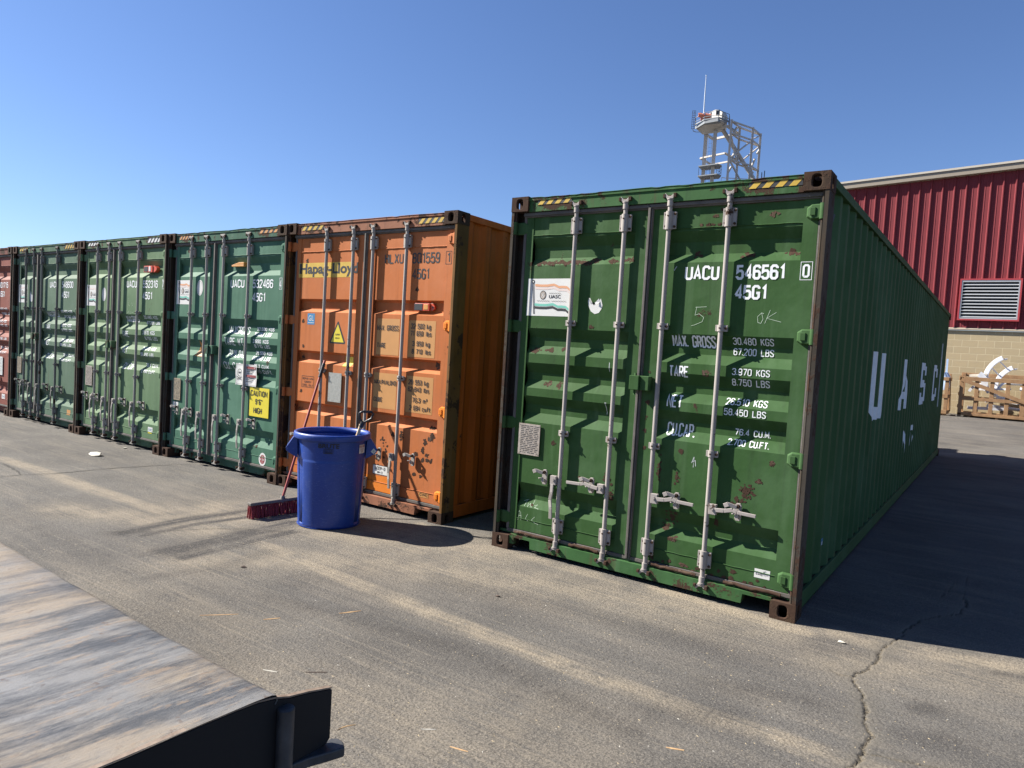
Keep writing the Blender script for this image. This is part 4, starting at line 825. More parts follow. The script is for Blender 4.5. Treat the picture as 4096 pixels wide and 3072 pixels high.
crack_ribbon([(-2.485,-2.13),(-2.432,-1.948),(-2.289,-1.802),(-2.145,-1.597),(-2.008,-1.379),(-1.792,-1.137),(-1.3,-.85)],.008)
# grit and chips
def gz(x,y): return float(gh(x,y))
mb=MB();rr=random.Random(11)
for _ in range(2200):
    if rr.random()<.5: x=rr.uniform(-5.5,3.8);y=rr.uniform(-3.4,.0)
    else: x=rr.uniform(.4,3.4);y=rr.uniform(-2.9,-.6)
    s=rr.uniform(.0012,.0034);z=gz(x,y);a=rr.uniform(0,3.14);l=s*rr.uniform(1,3)
    c,q=math.cos(a),math.sin(a)
    mb.add([(x-c*l,y-q*l,z),(x+q*s,y-c*s,z),(x+c*l,y+q*l,z),(x-q*s,y+c*s,z),(x,y,z+s*.8)],[(0,1,4),(1,2,4),(2,3,4),(3,0,4)],rr.choice((0,0,0,1,2,2)))
M['chip1']=plain('straw_chip',(.36,.29,.18),.9);M['chip2']=plain('pale_chip',(.42,.40,.35),.9);M['chip3']=plain('dark_chip',(.05,.04,.035),.9)
tag(mb.build('ground_grit',[M['chip1'],M['chip2'],M['chip3']]),'scattered straw chips and grit over the asphalt','grit',kind='stuff')
M['splint']=plain('splinter_wood',(.50,.33,.16),.8,c2=(.3,.18,.09),nscale=40)
M['splintdark']=plain('dark_twig',(.06,.04,.03),.9)
def sliver(x0,y0,x1,y1,w,m,label,name='wood_splinter',cat='splinter',bend=.0):
    mb=MB();n=5;vs=[];d=Vector((x1-x0,y1-y0,0));nn=Vector((-d.y,d.x,0)).normalized()
    for i in range(n+1):
        t=i/n;p=Vector((x0,y0,0))+d*t+nn*bend*math.sin(t*3.1);k=w*(.35+.65*math.sin(.3+2.6*t))/2;z=gz(p.x,p.y)
        vs+=[(p.x-nn.x*k,p.y-nn.y*k,z+.001),(p.x+nn.x*k,p.y+nn.y*k,z+.001),(p.x,p.y,z+.002+w*.12)]
    mb.add(vs,[(3*i+a,3*i+3+a,3*i+3+(a+1)%3,3*i+(a+1)%3) for i in range(n) for a in range(3)]+[(0,1,2),(3*n,3*n+2,3*n+1)])
    return tag(mb.build(name,m),label,cat,'bits of litter on the asphalt')
sliver(-.31,-2.44,-.17,-2.28,.010,M['splint'],'long pale wood splinter lying in the open asphalt, longest of the splinters')
sliver(.0,-2.23,.05,-2.15,.014,M['splint'],'short brown wood splinter lying right of the long pale one')
sliver(.24,-1.87,.30,-1.75,.016,M['splint'],'brown bark-like sliver lying between the long splinter and the green container')
sliver(.70,-2.49,.78,-2.42,.010,M['splintdark'],'dark feather-like twig lying above the end of the black side plate','twig','twig')
sliver(.53,-2.61,.60,-2.58,.012,M['chip2'],'small white curled chip lying near the edge of the steel deck','paper_chip','chip')
sliver(1.22,-2.74,1.245,-2.66,.008,M['splint'],'curved straw stalk beside the upright end of the black plate','straw','straw',.01)
sliver(1.66,-2.52,1.74,-2.50,.010,M['splint'],'thin straw sliver lying near the bottom edge of the picture','straw','straw')
sliver(2.36,-1.92,2.43,-1.89,.012,M['splint'],'pale straw sliver lying left of the long crack','straw','straw')
sliver(1.48,-2.50,1.53,-2.46,.009,M['chip2'],'white sliver lying on asphalt below the pallet-pocket side of the green container','paper_chip','chip')
def scrap(x,y,s,m,label,name,cat):
    mb=MB();n=9;vs=[(0,0,s*.55)];rr=random.Random(int(x*100))
    for i in range(n):
        a=2*math.pi*i/n;k=s*rr.uniform(.7,1.1);vs.append((k*math.cos(a)*1.3,k*math.sin(a)*.8,s*rr.uniform(.05,.55)))
    for i in range(n):
        a=2*math.pi*i/n;k=s*rr.uniform(.6,.8);vs.append((k*math.cos(a),k*math.sin(a)*.7,.001))
    mb.add(vs,[(0,1+i,1+(i+1)%n) for i in range(n)]+[(1+i,1+n+i,1+n+(i+1)%n,1+(i+1)%n) for i in range(n)])
    o=mb.build(name,m);o.location=(x,y,gz(x,y));return tag(o,label,cat,'bits of litter on the asphalt')
M['cup']=plain('waxed_paper',(.45,.43,.36),.7,nscale=8)
scrap(-6.0,-.43,.085,M['cup'],'crumpled off-white paper scrap on the asphalt in front of the left containers','crumpled_paper','paper')
scrap(-6.35,.12,.028,M['cup'],'tiny white scrap close to the left containers, further from the camera','paper_chip','chip')
scrap(2.74,-.11,.022,M['cup'],'white fluffy scrap at the near corner of the big green container','fluff','scrap')
scrap(.76,-.95,.016,M['splintdark'],'small dark stone in front of the green container doors','stone','stone')
scrap(-.9,-1.75,.02,M['splintdark'],'dark pebble on the asphalt in front of the blue bin','stone','stone')
scrap(.15,.10,.03,M['cup'],'small pale stone at the foot of the green container left corner','stone','stone')
# ---------------------------------------------------------------- blue bin, shovel, broom
def binmat():
    m,t,b=newmat('blue_plastic');v=coords(t);n=noi(t,v,4,8,.7)
    ms=nd(t,'ShaderNodeMapping');ms.inputs['Scale'].default_value=(5,5,22);ms.inputs['Rotation'].default_value=(.5,.4,0);t.links.new(v,ms.inputs[0])
    s=noi(t,ms.outputs[0],6,9,.8);sc=ramp(t,s,.57,.64)
    c=mix(t,ramp(t,n,.3,.75),(.006,.034,.215),(.016,.056,.27));c=mix(t,mth(t,'MULTIPLY',sc,.6),c,(.15,.20,.40))
    c=mix(t,mth(t,'MULTIPLY',ramp(t,noi(t,v,9,9,.75),.55,.8),.45),c,(.075,.105,.24))
    t.links.new(c,b.inputs['Base Color']);t.links.new(mix(t,sc,(.42,)*3,(.7,)*3),b.inputs['Roughness']);bump(t,s,.15,.002,b);return m
M['bin']=binmat()
BX,BY=-1.489,-.474
to=Vector((.753,-.658,0));rt=Vector((.658,.753,0))      # bin axes: front and right
brot=math.atan2(rt.y,rt.x)                              # local x = right, local -y = front
bz=gz(BX,BY)
root=empty('rubbish_bin',(BX,BY,bz),brot,'large blue plastic rubbish bin with side handles in front of the orange container','bin')
mb=MB();n=144
def body_r(z,a):
    r=.272+(z/.80)*.036
    if .03<z<.60:
        for g in (R(-153),R(-30),R(95)):               # grooves between raised panels
            d=abs((a-g+math.pi)%(2*math.pi)-math.pi)
            r+= -.026*max(0,1-(d/.115)**8) if d<.115 else 0
    elif z>=.60: r-=.004
    if z>.60 and abs((a-R(-155)+math.pi)%(2*math.pi)-math.pi)<.045:r-=.010
    return r
zs=[0,.006,.015,.03,.04,.2,.4,.58,.592,.60,.612,.70,.77,.785]
vs=[]
for k,z in enumerate(zs):
    for i in range(n):
        a=2*math.pi*i/n-math.pi;r=body_r(z,a)-(.018 if k==0 else .006 if k==1 else 0);vs.append((r*math.cos(a),r*math.sin(a),z))
mb.add(vs,[(k*n+i,k*n+(i+1)%n,(k+1)*n+(i+1)%n,(k+1)*n+i) for k in range(len(zs)-1) for i in range(n)],0,True)
iz=[.80,.4,.04,.03];vs=[((.303-.036*(.8-z)/.8-(.06 if z==.03 else 0))*math.cos(2*math.pi*i/n),(.303-.036*(.8-z)/.8-(.06 if z==.03 else 0))*math.sin(2*math.pi*i/n),z) for z in iz for i in range(n)]
mb.add(vs,[(k*n+i,k*n+(i+1)%n,(k+1)*n+(i+1)%n,(k+1)*n+i) for k in range(3) for i in range(n)]+[tuple(3*n+i for i in range(n))],0,True)
mb.add([(.28*math.cos(2*math.pi*i/n),.28*math.sin(2*math.pi*i/n),.008) for i in range(n)],[tuple(range(n))],0)
bd=mb.build('body',M['bin'],root,fix=False)
mb=MB();prof=[(.300,.775),(.332,.775),(.338,.785),(.339,.815),(.334,.829),(.325,.834),(.312,.830),(.300,.815)]
vs=[(r*math.cos(2*math.pi*i/n),r*math.sin(2*math.pi*i/n),z) for i in range(n) for r,z in prof];k=len(prof)
mb.add(vs,[(i*k+j,((i+1)%n)*k+j,((i+1)%n)*k+(j+1)%k,i*k+(j+1)%k) for i in range(n) for j in range(k)],0,True);mb.build('rim',M['bin'],root)
for s in (-1,1):
    mb=MB();pr=[(s*.300,.785),(s*.335,.785),(s*.395,.690),(s*.392,.662),(s*.375,.652),(s*.292,.600)]
    mb.prism(pr,1,-.085,-.078);mb.prism(pr,1,.078,.085);mb.bar((s*.333,0,.78),(s*.393,0,.68),.165,.008,up=(1 if s>0 else -1,0,.6));mb.bar((s*.390,0,.676),(s*.376,0,.655),.165,.01,up=(1,0,0));mb.bar((s*.376,0,.653),(s*.31,0,.612),.165,.008,up=(0,0,1))
    mb.build('side_handle',M['bin'],root,bevel=.003)
def cylplace(r0):
    return lambda x,l,z: Vector((math.sin(x/r0)*(r0+l),-math.cos(x/r0)*(r0+l),z))
f=MB();ftext(f,'BRUTE',-.120,.060,.720,.760,.0004,0,.025);xc=[i*.02 for i in range(-20,22)]
drape(f,'moulded_lettering',M['blacktxt'],root,None,(),xc,place=cylplace(.3075))
f=MB();ribbon(f,[(-.071,.676),(.007,.676),(.007,.712),(-.071,.712)],True,.0035,0);ribbon(f,[(-.062,.688),(-.002,.688),(-.006,.705),(-.032,.709),(-.058,.705)],True,.003,0);rect(f,-.064,0,.679,.684,.0004);ftext(f,'Rubbermaid',-.056,-.008,.692,.701,.0004)
drape(f,'moulded_emblem',M['blacktxt'],root,None,(),xc,place=cylplace(.306))
f=MB();rect(f,.262,.352,.665,.742,.0,0);rect(f,.262,.35,.715,.740,.0006,1);stext(f,'GULLIVER',.266,.345,.718,.736,.003,2,off=.001)
for q in range(5): rect(f,.272+.004*q,.335-.003*q,.705-.008*q,.7075-.008*q,.0006,2)
drape(f,'torn_label',[M['sticker'],M['flagp'],M['dullred']],root,None,(),xc,place=cylplace(.306))
mb=MB();mb.add([(.337,-.0865,.668),(.362,-.0865,.648),(.388,-.0865,.672),(.362,-.0865,.698)],[(0,1,2,3)]);mb.add([(.352,-.0872,.674),(.362,-.0872,.662),(.374,-.0872,.673),(.362,-.0872,.684)],[(0,1,2,3)],1);mb.build('handle_sticker',[M['sticker'],M['whitedim']],root)
M['wood']=plain('ash_wood',(.62,.45,.26),.6,nscale=20);M['blackplastic']=plain('black_plastic',(.02,.02,.022),.4)
root=empty('shovel',(BX,BY,bz),brot,'shovel standing in the blue bin with a black grip and wooden shaft','shovel')
mb=MB();mb.cyl((.02,.10,.05),(.245,.02,.90),.016,n=14);mb.build('shaft',M['wood'],root)
mb=MB();mb.cyl((.243,.02,.875),(.262,.012,.925),.020,.022,n=14);mb.tube([(.258,.012,.915),(.232,.012,.955),(.226,.012,1.005),(.245,.012,1.018),(.335,.012,1.018),(.350,.012,1.002),(.332,.012,.955),(.272,.012,.92)],.010,10)
for i in range(9): mb.cyl((.252+.010*i,.012,1.018),(.256+.010*i,.012,1.018),.0145,n=12)
mb.build('grip',M['blackplastic'],root)
mb=MB();mb.box((-.10,.09,.035),(.10,.10,.28));mb.build('blade',M['bar_dark'],root,bevel=.004)
# broom
M['redpaint']=plain('red_broom_handle',(.30,.035,.025),.5,nscale=30);M['bristle']=plain('red_bristles',(.24,.022,.030),.7,nscale=60);M['broomblock']=plain('broom_block',(.13,.115,.10),.6,nscale=10)
root=empty('broom',(-2.03,-.63,0),0,'push broom with long red handle and red bristles leaning behind the blue bin','broom')
O=Vector((-2.03,-.63,0))
hb=Vector((-2.02,-.585,.125));ht=Vector((-2.222,.015,1.425))
mb=MB();d=(ht-hb).normalized();mb.cyl(hb-O,hb+(ht-hb)*.88-O,.0125,n=12);mb.build('handle',M['redpaint'],root)
mb=MB();mb.cyl(hb+(ht-hb)*.87-O,hb+(ht-hb)*.975-O,.0165,n=12)
for i in range(8): mb.cyl(hb+(ht-hb)*(.875+.0115*i)-O,hb+(ht-hb)*(.879+.0115*i)-O,.0185,n=12)
mb.build('grip',M['blackplastic'],root);mb=MB();mb.cyl(hb+(ht-hb)*.975-O,ht-O,.013,n=12);mb.build('end_cap',M['redpaint'],root)
A=Vector((-2.06,-.91,0));B=Vector((-1.99,-.22,0));ax=(B-A).normalized();nn=Vector((-ax.y,ax.x,0))
mb=MB();mb.bar(A+Vector((0,0,.118))-O,B+Vector((0,0,.118))-O,.062,.028);mb.cyl(hb-d*.03-O,hb+d*.03-O,.022,n=12);mb.build('block',M['broomblock'],root,bevel=.006)
mb=MB();L=(B-A).length
for i in range(58):
    for j in range(4):
        p=A+ax*(L*(i+.5)/58)+nn*(-.024+.016*j)-O;q=p+ax*random.uniform(-.012,.012)+nn*((-.024+.016*j)*.6+random.uniform(-.006,.006))
        mb.cyl((p.x,p.y,.106),(q.x,q.y,gz(-2,-.6)+.004),.0035,.0065,n=5,caps=True)
mb.build('bristles',M['bristle'],root)
# ---------------------------------------------------------------- worn steel deck, near left
def deckmat():
    m,t,b=newmat('scraped_steel_deck');v=coords(t)
    ms=nd(t,'ShaderNodeMapping');ms.inputs['Scale'].default_value=(1.6,.34,1);ms.inputs['Rotation'].default_value=(0,0,R(12));t.links.new(v,ms.inputs[0]);sv=ms.outputs[0]
    ms2=nd(t,'ShaderNodeMapping');ms2.inputs['Scale'].default_value=(40,2.2,1);ms2.inputs['Rotation'].default_value=(0,0,R(5));t.links.new(v,ms2.inputs[0])
    f=noi(t,ms2.outputs[0],1.2,9,.72);g=noi(t,v,1.6,7,.6);p=noi(t,v,22,8,.7)
    def st(sc,rot,loc,k,rg):
        q=nd(t,'ShaderNodeMapping');q.inputs['Scale'].default_value=sc;q.inputs['Rotation'].default_value=(0,0,R(rot));q.inputs['Location'].default_value=loc;t.links.new(v,q.inputs[0]);return noi(t,q.outputs[0],k,10,rg)
    a1=st((1.5,.7,1),12,(2,1,0),1.6,.66);a2=st((7.5,1.3,1),13,(5,3,0),1.4,.78);a3=st((60,1.3,1),14,(1,7,0),1.0,.78);a4=st((9,2.2,1),8,(8,2,0),3.2,.8)
    sx=nd(t,'ShaderNodeSeparateXYZ');t.links.new(v,sx.inputs[0])
    right=ramp(t,mth(t,'ADD',mth(t,'MULTIPLY',sx.outputs[0],.35),mth(t,'MULTIPLY',g,.5)),.16,.50)
    c=mix(t,ramp(t,a1,.42,.58),(.175,.172,.165),(.235,.190,.135))
    c=mix(t,mth(t,'MULTIPLY',ramp(t,g,.50,.64),.6),c,(.27,.27,.265))
    c=mix(t,mth(t,'MULTIPLY',mth(t,'MULTIPLY',ramp(t,a2,.44,.58),right),.88),c,(.036,.040,.047))
    c=mix(t,mth(t,'MULTIPLY',ramp(t,a4,.55,.60),.6),c,(.25,.185,.125))
    c=mix(t,mth(t,'MULTIPLY',ramp(t,a4,.37,.41,(1,1,1,1),(0,0,0,1)),.6),c,(.085,.085,.09))
    c=mix(t,mth(t,'MULTIPLY',ramp(t,a3,.60,.66),.5),c,(.36,.34,.30))
    c=mix(t,mth(t,'MULTIPLY',ramp(t,a3,.34,.40,(1,1,1,1),(0,0,0,1)),.55),c,(.06,.058,.056))
    ck=st((7,1.5,1),14,(3,9,0),2.6,.8);c=mix(t,ramp(t,ck,.685,.70),c,(.03,.022,.018));c=mix(t,mth(t,'MULTIPLY',ramp(t,p,.62,.68),.7),c,(.085,.05,.03))
    t.links.new(c,b.inputs['Base Color']);b.inputs['Metallic'].default_value=.15
    t.links.new(mix(t,ramp(t,g,.4,.7),(.55,)*3,(.35,)*3),b.inputs['Roughness'])
    bump(t,mth(t,'ADD',mth(t,'MULTIPLY',a4,1.2),mth(t,'ADD',a3,mth(t,'MULTIPLY',p,.6))),.45,.005,b);return m
M['deck']=deckmat();M['blacksteel']=plain('black_painted_steel',(.003,.003,.004),.8,nscale=6,bs_=.15);M['greysteel']=plain('scuffed_grey_steel',(.085,.09,.10),.42,nscale=18,c2=(.045,.048,.055),bs_=.2,metal=.2) if False else plain('scuffed_grey_steel',(.060,.063,.068),.5,0,.3,18,(.02,.021,.024),.2)
M['edgesteel']=plain('rubbed_edge_steel',(.26,.20,.15),.6,nscale=25,c2=(.12,.085,.06),bs_=.4)
root=empty('steel_ramp',(0.4,-4.3,0),0,'scraped steel ramp deck with a black end plate, filling the bottom left corner','ramp')
def dx(P): return [(x-.4,y+4.3,z) for x,y,z in P]
mb=MB();nx=70;prof=[(-3.70,.772),(-3.692,.785),(-3.70,.796),(-3.712,.800),(-3.76,.802),(-3.9,.803),(-4.05,.803),(-4.18,.806),(-4.3,.816),(-4.45,.84),(-4.62,.88),(-4.62,.86)]
vs=[]
for i in range(nx+1):
    x=-1.6+3.647*i/nx;bow=.085*(1-sm((x+1.6)/3.6))+0
    for j,(y,z) in enumerate(prof):
        yy=y+(float(bow)+.004*mnoise.noise(Vector((x*7,0,1))))*(1 if j<6 else .3);vs.append((x-.4,yy+4.3,z+.003*mnoise.noise(Vector((x*3,y*3,0)))))
k=len(prof);mb.add(vs,[(i*k+j,(i+1)*k+j,(i+1)*k+j+1,i*k+j+1) for i in range(nx) for j in range(k-1)],0,True);mb.build('deck',M['deck'],root)
# end plate in the plane x = 2.03 .. 2.045
pp=[(-4.62,.878),(-4.45,.838),(-4.3,.814),(-4.18,.804),(-4.05,.801),(-3.9,.801),(-3.80,.799),(-3.745,.796),(-3.70,.788),(-3.66,.775),(-3.60,.765),(-3.524,.748),(-3.520,.742),(-3.520,.612),(-3.532,.600),(-3.645,.590),(-3.66,.40),(-4.0,.35),(-4.62,.35)]
mb=MB();mb.prism([(y+4.3,z-.004 if z>.745 else z) for y,z in pp],0,2.028-.4,2.043-.4);mb.build('end_plate',M['blacksteel'],root,bevel=.002)
mb=MB();e=[p for p in pp[0:12]]
for a,b in zip(e[:-1],e[1:]): mb.bar((2.038-.4,a[0]+4.3,a[1]+.001),(2.038-.4,b[0]+4.3,b[1]+.001),.013,.004)
mb.build('rubbed_edge',M['edgesteel'],root)
mb=MB();mb.cyl((2.055-.4,-3.675+4.3,.60),(2.055-.4,-3.675+4.3,.757),.021,n=20);mb.cyl((2.055-.4,-3.675+4.3,.757),(2.055-.4,-3.675+4.3,.760),.0205,.018,n=20);mb.build('stake_post',M['greysteel'],root)
fl=[(2.000,-3.66),(2.008,-3.585),(2.03,-3.529),(2.026,-3.503),(2.040,-3.489),(2.066,-3.493),(2.088,-3.508),(2.078,-3.540),(2.056,-3.600),(2.046,-3.66)]
mb=MB();mb.prism([(x-.4,y+4.3) for x,y in fl],2,.572,.598);mb.build('foot_flange',M['greysteel'],root,bevel=.004)
mb=MB();mb.box((-1.5-.4,-4.55+4.3,.0),(1.6-.4,-4.05+4.3,.76));
mb.build('base_frame',M['blacksteel'],root,bevel=.01)
# ---------------------------------------------------------------- building at the back
M['redmetal']=plain('red_sheet_metal',(.175,.018,.025),.75,0,.12,3,None,.1,8)
M['cream']=plain('cream_trim',(.50,.455,.38),.5,var=.1)
M['tan']=plain('tan_flashing',(.29,.25,.195),.6,var=.1);M['louvre']=plain('grey_louvre_metal',(.40,.415,.43),.4,metal=.3,var=.1)
M['redtrim']=plain('dark_red_trim',(.36,.045,.05),.4,var=.1);M['roofm']=plain('roof_sheet',(.5,.47,.42),.5)
def cmu():
    m,t,b=newmat('tan_blockwork');tc=nd(t,'ShaderNodeTexCoord');sx=nd(t,'ShaderNodeSeparateXYZ');cx=nd(t,'ShaderNodeCombineXYZ')
    t.links.new(tc.outputs['Object'],sx.inputs[0]);t.links.new(mth(t,'ADD',sx.outputs[0],sx.outputs[1]),cx.inputs[0]);t.links.new(sx.outputs[2],cx.inputs[1])
    br=nd(t,'ShaderNodeTexBrick');t.links.new(cx.outputs[0],br.inputs['Vector']);br.inputs['Scale'].default_value=1
    br.inputs['Brick Width'].default_value=.406;br.inputs['Row Height'].default_value=.203;br.inputs['Mortar Size'].default_value=.006;br.inputs['Mortar Smooth'].default_value=.2
    br.inputs['Color1'].default_value=(.37,.295,.175,1);br.inputs['Color2'].default_value=(.33,.265,.158,1);br.inputs['Mortar'].default_value=(.48,.41,.27,1)
    n=noi(t,tc.outputs['Object'],9,8,.7);c=mix(t,mth(t,'MULTIPLY',ramp(t,n,.4,.7),.35),br.outputs['Color'],(.31,.265,.185))
    t.links.new(c,b.inputs['Base Color']);b.inputs['Roughness'].default_value=.92
    bump(t,mth(t,'ADD',mth(t,'MULTIPLY',br.outputs['Fac'],-.8),mth(t,'MULTIPLY',n,.5)),.6,.012,b);return m
M['cmu']=cmu()
WY=20.4
root=empty('warehouse',(2.5,WY,.5),0,'red sheet metal warehouse on a tan block base, seen behind the green container','building')
X0,X1,XO=-4.0,16.0,2.5
def rz_(x): return 7.86+(x-3.4)*.050
def loc(P): return [(x-XO,y-WY,z-.5) for x,y,z in P]
mb=MB();mb.box((X0-XO,.0,-.1),(X1-XO,.30,3.02-.5));mb.build('block_base',M['cmu'],root)
mb=MB();mb.prism([(-.06,2.56),(-.005,2.60),(-.005,2.53),(-.055,2.525)],0,X0-XO,X1-XO);mb.build('base_flashing',M['tan'],root)
# ribbed sheet
mb=MB();prof=[(0,0),(.052,0),(.057,-.006),(.066,-.006),(.071,0),(.115,0),(.120,-.006),(.129,-.006),(.134,0),(.186-.0,0),(.232,0),(.250,-.046),(.273,-.046),(.295,0)]
vs=[];x=X0
while x<X1:
    for a,d in prof: vs+=[(x+a-XO,d,2.60),(x+a-XO,d,rz_(x+a)-.5-.08)]
    x+=.305
mb.add(vs,[(2*i,2*i+2,2*i+3,2*i+1) for i in range(len(vs)//2-1)]);mb.build('ribbed_wall',M['redmetal'],root)
mb=MB();a,b=X0-.2,X1
mb.add(loc([(a,WY-.16,rz_(a)-.15),(b,WY-.16,rz_(b)-.15),(b,WY-.16,rz_(b)+.02),(a,WY-.16,rz_(a)+.02),(a,WY+.02,rz_(a)-.17),(b,WY+.02,rz_(b)-.17)]),[(0,1,2,3),(0,1,5,4)],0);mb.build('rake_trim',M['tan'],root)
mb=MB();mb.add(loc([(a,WY-.19,rz_(a)+.02),(b,WY-.19,rz_(b)+.02),(b,WY-.19,rz_(b)+.08),(a,WY-.19,rz_(a)+.08),(a,WY,rz_(a)+.09),(b,WY,rz_(b)+.09)]),[(0,1,2,3),(3,2,5,4)],0);mb.build('roof_edge',M['cream'],root)
mb=MB();mb.add(loc([(a,WY,rz_(a)+.088),(b,WY,rz_(b)+.088),(b,WY+25,rz_(b)+.088),(a,WY+25,rz_(a)+.088)]),[(0,1,2,3)]);mb.build('roof',M['roofm'],root)
mb=MB();mb.add(loc([(X0,WY+.3,.4),(X0,WY+25,.4),(X0,WY+25,rz_(X0)),(X0,WY,rz_(X0)),(X0,WY,3.1),(X0,WY+.3,3.02)]),[(0,1,2,3,4,5)]);mb.build('side_wall',M['redmetal'],root)
lx0,lx1,lz0,lz1=2.115,3.640,3.318,4.556
fr=MB();fw_=.045
for A_,B_ in (((lx0,lz0),(lx1,lz0+fw_)),((lx0,lz1-fw_),(lx1,lz1)),((lx0,lz0+fw_),(lx0+fw_,lz1-fw_)),((lx1-fw_,lz0+fw_),(lx1,lz1-fw_))): fr.box((A_[0]-XO,-.118,A_[1]-.5),(B_[0]-XO,.0,B_[1]-.5))
lo=fr.build('louvre_surround',M['redtrim'],root)
mb=MB();q=.035;i0,i1,j0,j1=lx0+fw_,lx1-fw_,lz0+fw_,lz1-fw_
for A_,B_ in (((i0,j0),(i1,j0+q)),((i0,j1-q*1.6),(i1,j1)),((i0,j0+q),(i0+q,j1-q*1.6)),((i1-q,j0+q),(i1,j1-q*1.6))): mb.box((A_[0]-XO,-.110,A_[1]-.5),(B_[0]-XO,-.05,B_[1]-.5))
mb.build('louvre_frame',M['louvre'],lo)
mb=MB();mb.box((i0-XO,-.054,j0-.5),(i1-XO,-.049,j1-.5));mb.build('louvre_shade_sheet',M['dark'],lo)  # flat black sheet stands in for the dark interior between the slats
for k in range(11):
    z=j0+q+.01+(j1-j0-q*2.8)*k/11-.5;mb=MB()
    mb.prism([(-.106,z),(-.105,z+.010),(-.060,z+.050),(-.056,z+.046),(-.098,z+.001)],0,i0+q-XO,i1-q-XO);mb.build('slat',M['louvre'],lo)
# ---------------------------------------------------------------- crates
M['pine']=plain('pine_boards',(.32,.19,.09),.75,nscale=6,c2=(.20,.11,.052),bs_=.3);M['whitealu']=plain('white_coated_metal',(.78,.79,.82),.35,var=.08);M['clearwrap']=plain('pale_plastic_wrap',(.66,.68,.72),.3,var=.2)
M['bluewrap']=plain('pale_blue_plastic',(.42,.55,.75),.35,var=.2);M['steel']=plain('bright_steel',(.55,.55,.56),.3,metal=.7)
CZ=.5
root=empty('wooden_crate',(2.4,18.95,CZ),0,'open slatted wooden crate full of white metal parts, at the right edge','crate','wooden crates by the warehouse wall')
def board(a,b,name='board',par=None,m='pine',w=None): 
    mb=MB();mb.box(a,b);return mb.build(name,M[m],par or root,bevel=.004)
Wc,Dc,Hc=3.1,1.1,1.12
for x in (.0,Wc-.09):
    for y in (.0,Dc-.09):
        board((x,y,0.0),(x+.09,y+.09,Hc if y<.1 else Hc+.12),'corner_post')
for k in range(1,9): board((.0+.36*k,.022,.06),(.10+.36*k,.044,Hc-.09),'slat')
for k in range(1,9): board((.0+.36*k,Dc-.044,.06),(.10+.36*k,Dc-.022,Hc-.09),'slat')
for y0,y1 in ((0,.022),(Dc-.022,Dc)):
    dz=.12 if y0>.5 else 0
    board((-.02,y0,Hc-.09+dz),(Wc,y1,Hc+.02+dz),'top_rail');board((0.09,y0,.48),(Wc,y1,.57),'middle_rail');board((.0,y0,.05),(Wc,y1,.11),'bottom_rail')
for k in range(5): board((.25+.65*k,.02,-.03),(.32+.65*k,Dc-.02,.05),'skid')
board((0,.01,.11),(Wc,Dc-.01,.13),'floor_board')
mb=MB();mb.bar((.03,-.014,Hc-.06),(Wc-.4,-.014,.12),.022,.10,up=(0,0,1));mb.build('diagonal_brace',M['pine'],root)
for z in (.25,.6,Hc-.05): board((-.022,.09,z),(0,Dc-.09,z+.09),'end_board')
# second crate, mostly behind the container
root=empty('wooden_crate',(.95,18.75,CZ),0,'slatted wooden crate with pale blue plastic, left of the other crate behind the container','crate','wooden crates by the warehouse wall')
Wc,Dc,Hc=1.20,1.0,1.08
for x in (0,Wc-.09):
    for y in (0,Dc-.09): board((x,y,0),(x+.09,y+.09,Hc+(.12 if y>.1 else 0)),'corner_post')
for z in (.05,.50,Hc-.09):
    board((0,-.022,z),(Wc,0,z+.10),'front_rail');board((Wc,.02,z),(Wc+.022,Dc,z+.10),'end_board')
for k in range(4): board((.1+.27*k,.0,.1),(.2+.27*k,.02,Hc-.1),'slat')
mb=MB();mb.bar((Wc+.03,.04,Hc-.05),(Wc+.03,Dc-.04,.12),.02,.09,up=(0,0,1));mb.build('diagonal_brace',M['pine'],root)
for k in range(3): board((.1+.45*k,.0,-.03),(.17+.45*k,Dc,.05),'skid')
def thing(name,loc_,label,cat,group=None): return empty(name,loc_,0,label,cat,group)
# contents
mb=MB();
for k,(x,z) in enumerate(((0,0),(.06,.02))):
    mb.tube([(x+.0,0,.6),(x+.03,0,.8),(x+.02,0,.95),(x-.05,0,1.08)],.09-.02*k,10)
mb.box((.0,-.02,1.05),(.05,.0,1.5))
o=mb.build('plastic_sheeting',M['bluewrap']);o.location=(2.02,19.1,CZ+.12);tag(o,'pale blue plastic sheeting sticking out of the left crate','plastic sheet')
# curved white ladder-like frame
def arc(mb,cx,cz,r,a0,a1,y0,w,th):
    n=16;vs=[]
    for i in range(n+1):
        a=R(a0+(a1-a0)*i/n)
        for rr_ in (r-w/2,r+w/2):
            for yy in (y0-th/2,y0+th/2): vs.append((cx+rr_*math.cos(a),yy,cz+rr_*math.sin(a)))
    mb.add(vs,[(4*i+p,4*i+4+p,4*i+4+q,4*i+q) for i in range(n) for p,q in ((0,1),(1,3),(3,2),(2,0))]+[(0,1,3,2),(4*n,4*n+1,4*n+3,4*n+2)])
root=thing('curved_metal_frame',(3.0,19.4,1.62),'white curved double-rail metal frame sticking up out of the right crate','metal part')
mb=MB();arc(mb,.67,0,.69,215,118,0,.12,.09);mb.build('rail',M['whitealu'],root,bevel=.01)
mb=MB();arc(mb,.92,-.26,.69,200,118,.32,.12,.09);mb.build('rail',M['whitealu'],root,bevel=.01)
for a0 in (128,150,172):
    a=R(a0);mb=MB();mb.cyl((.67+.69*math.cos(a),0,.69*math.sin(a)),(.92+.69*math.cos(a),.32,-.26+.69*math.sin(a)),.018,n=10);mb.build('rung',M['whitealu'],root)
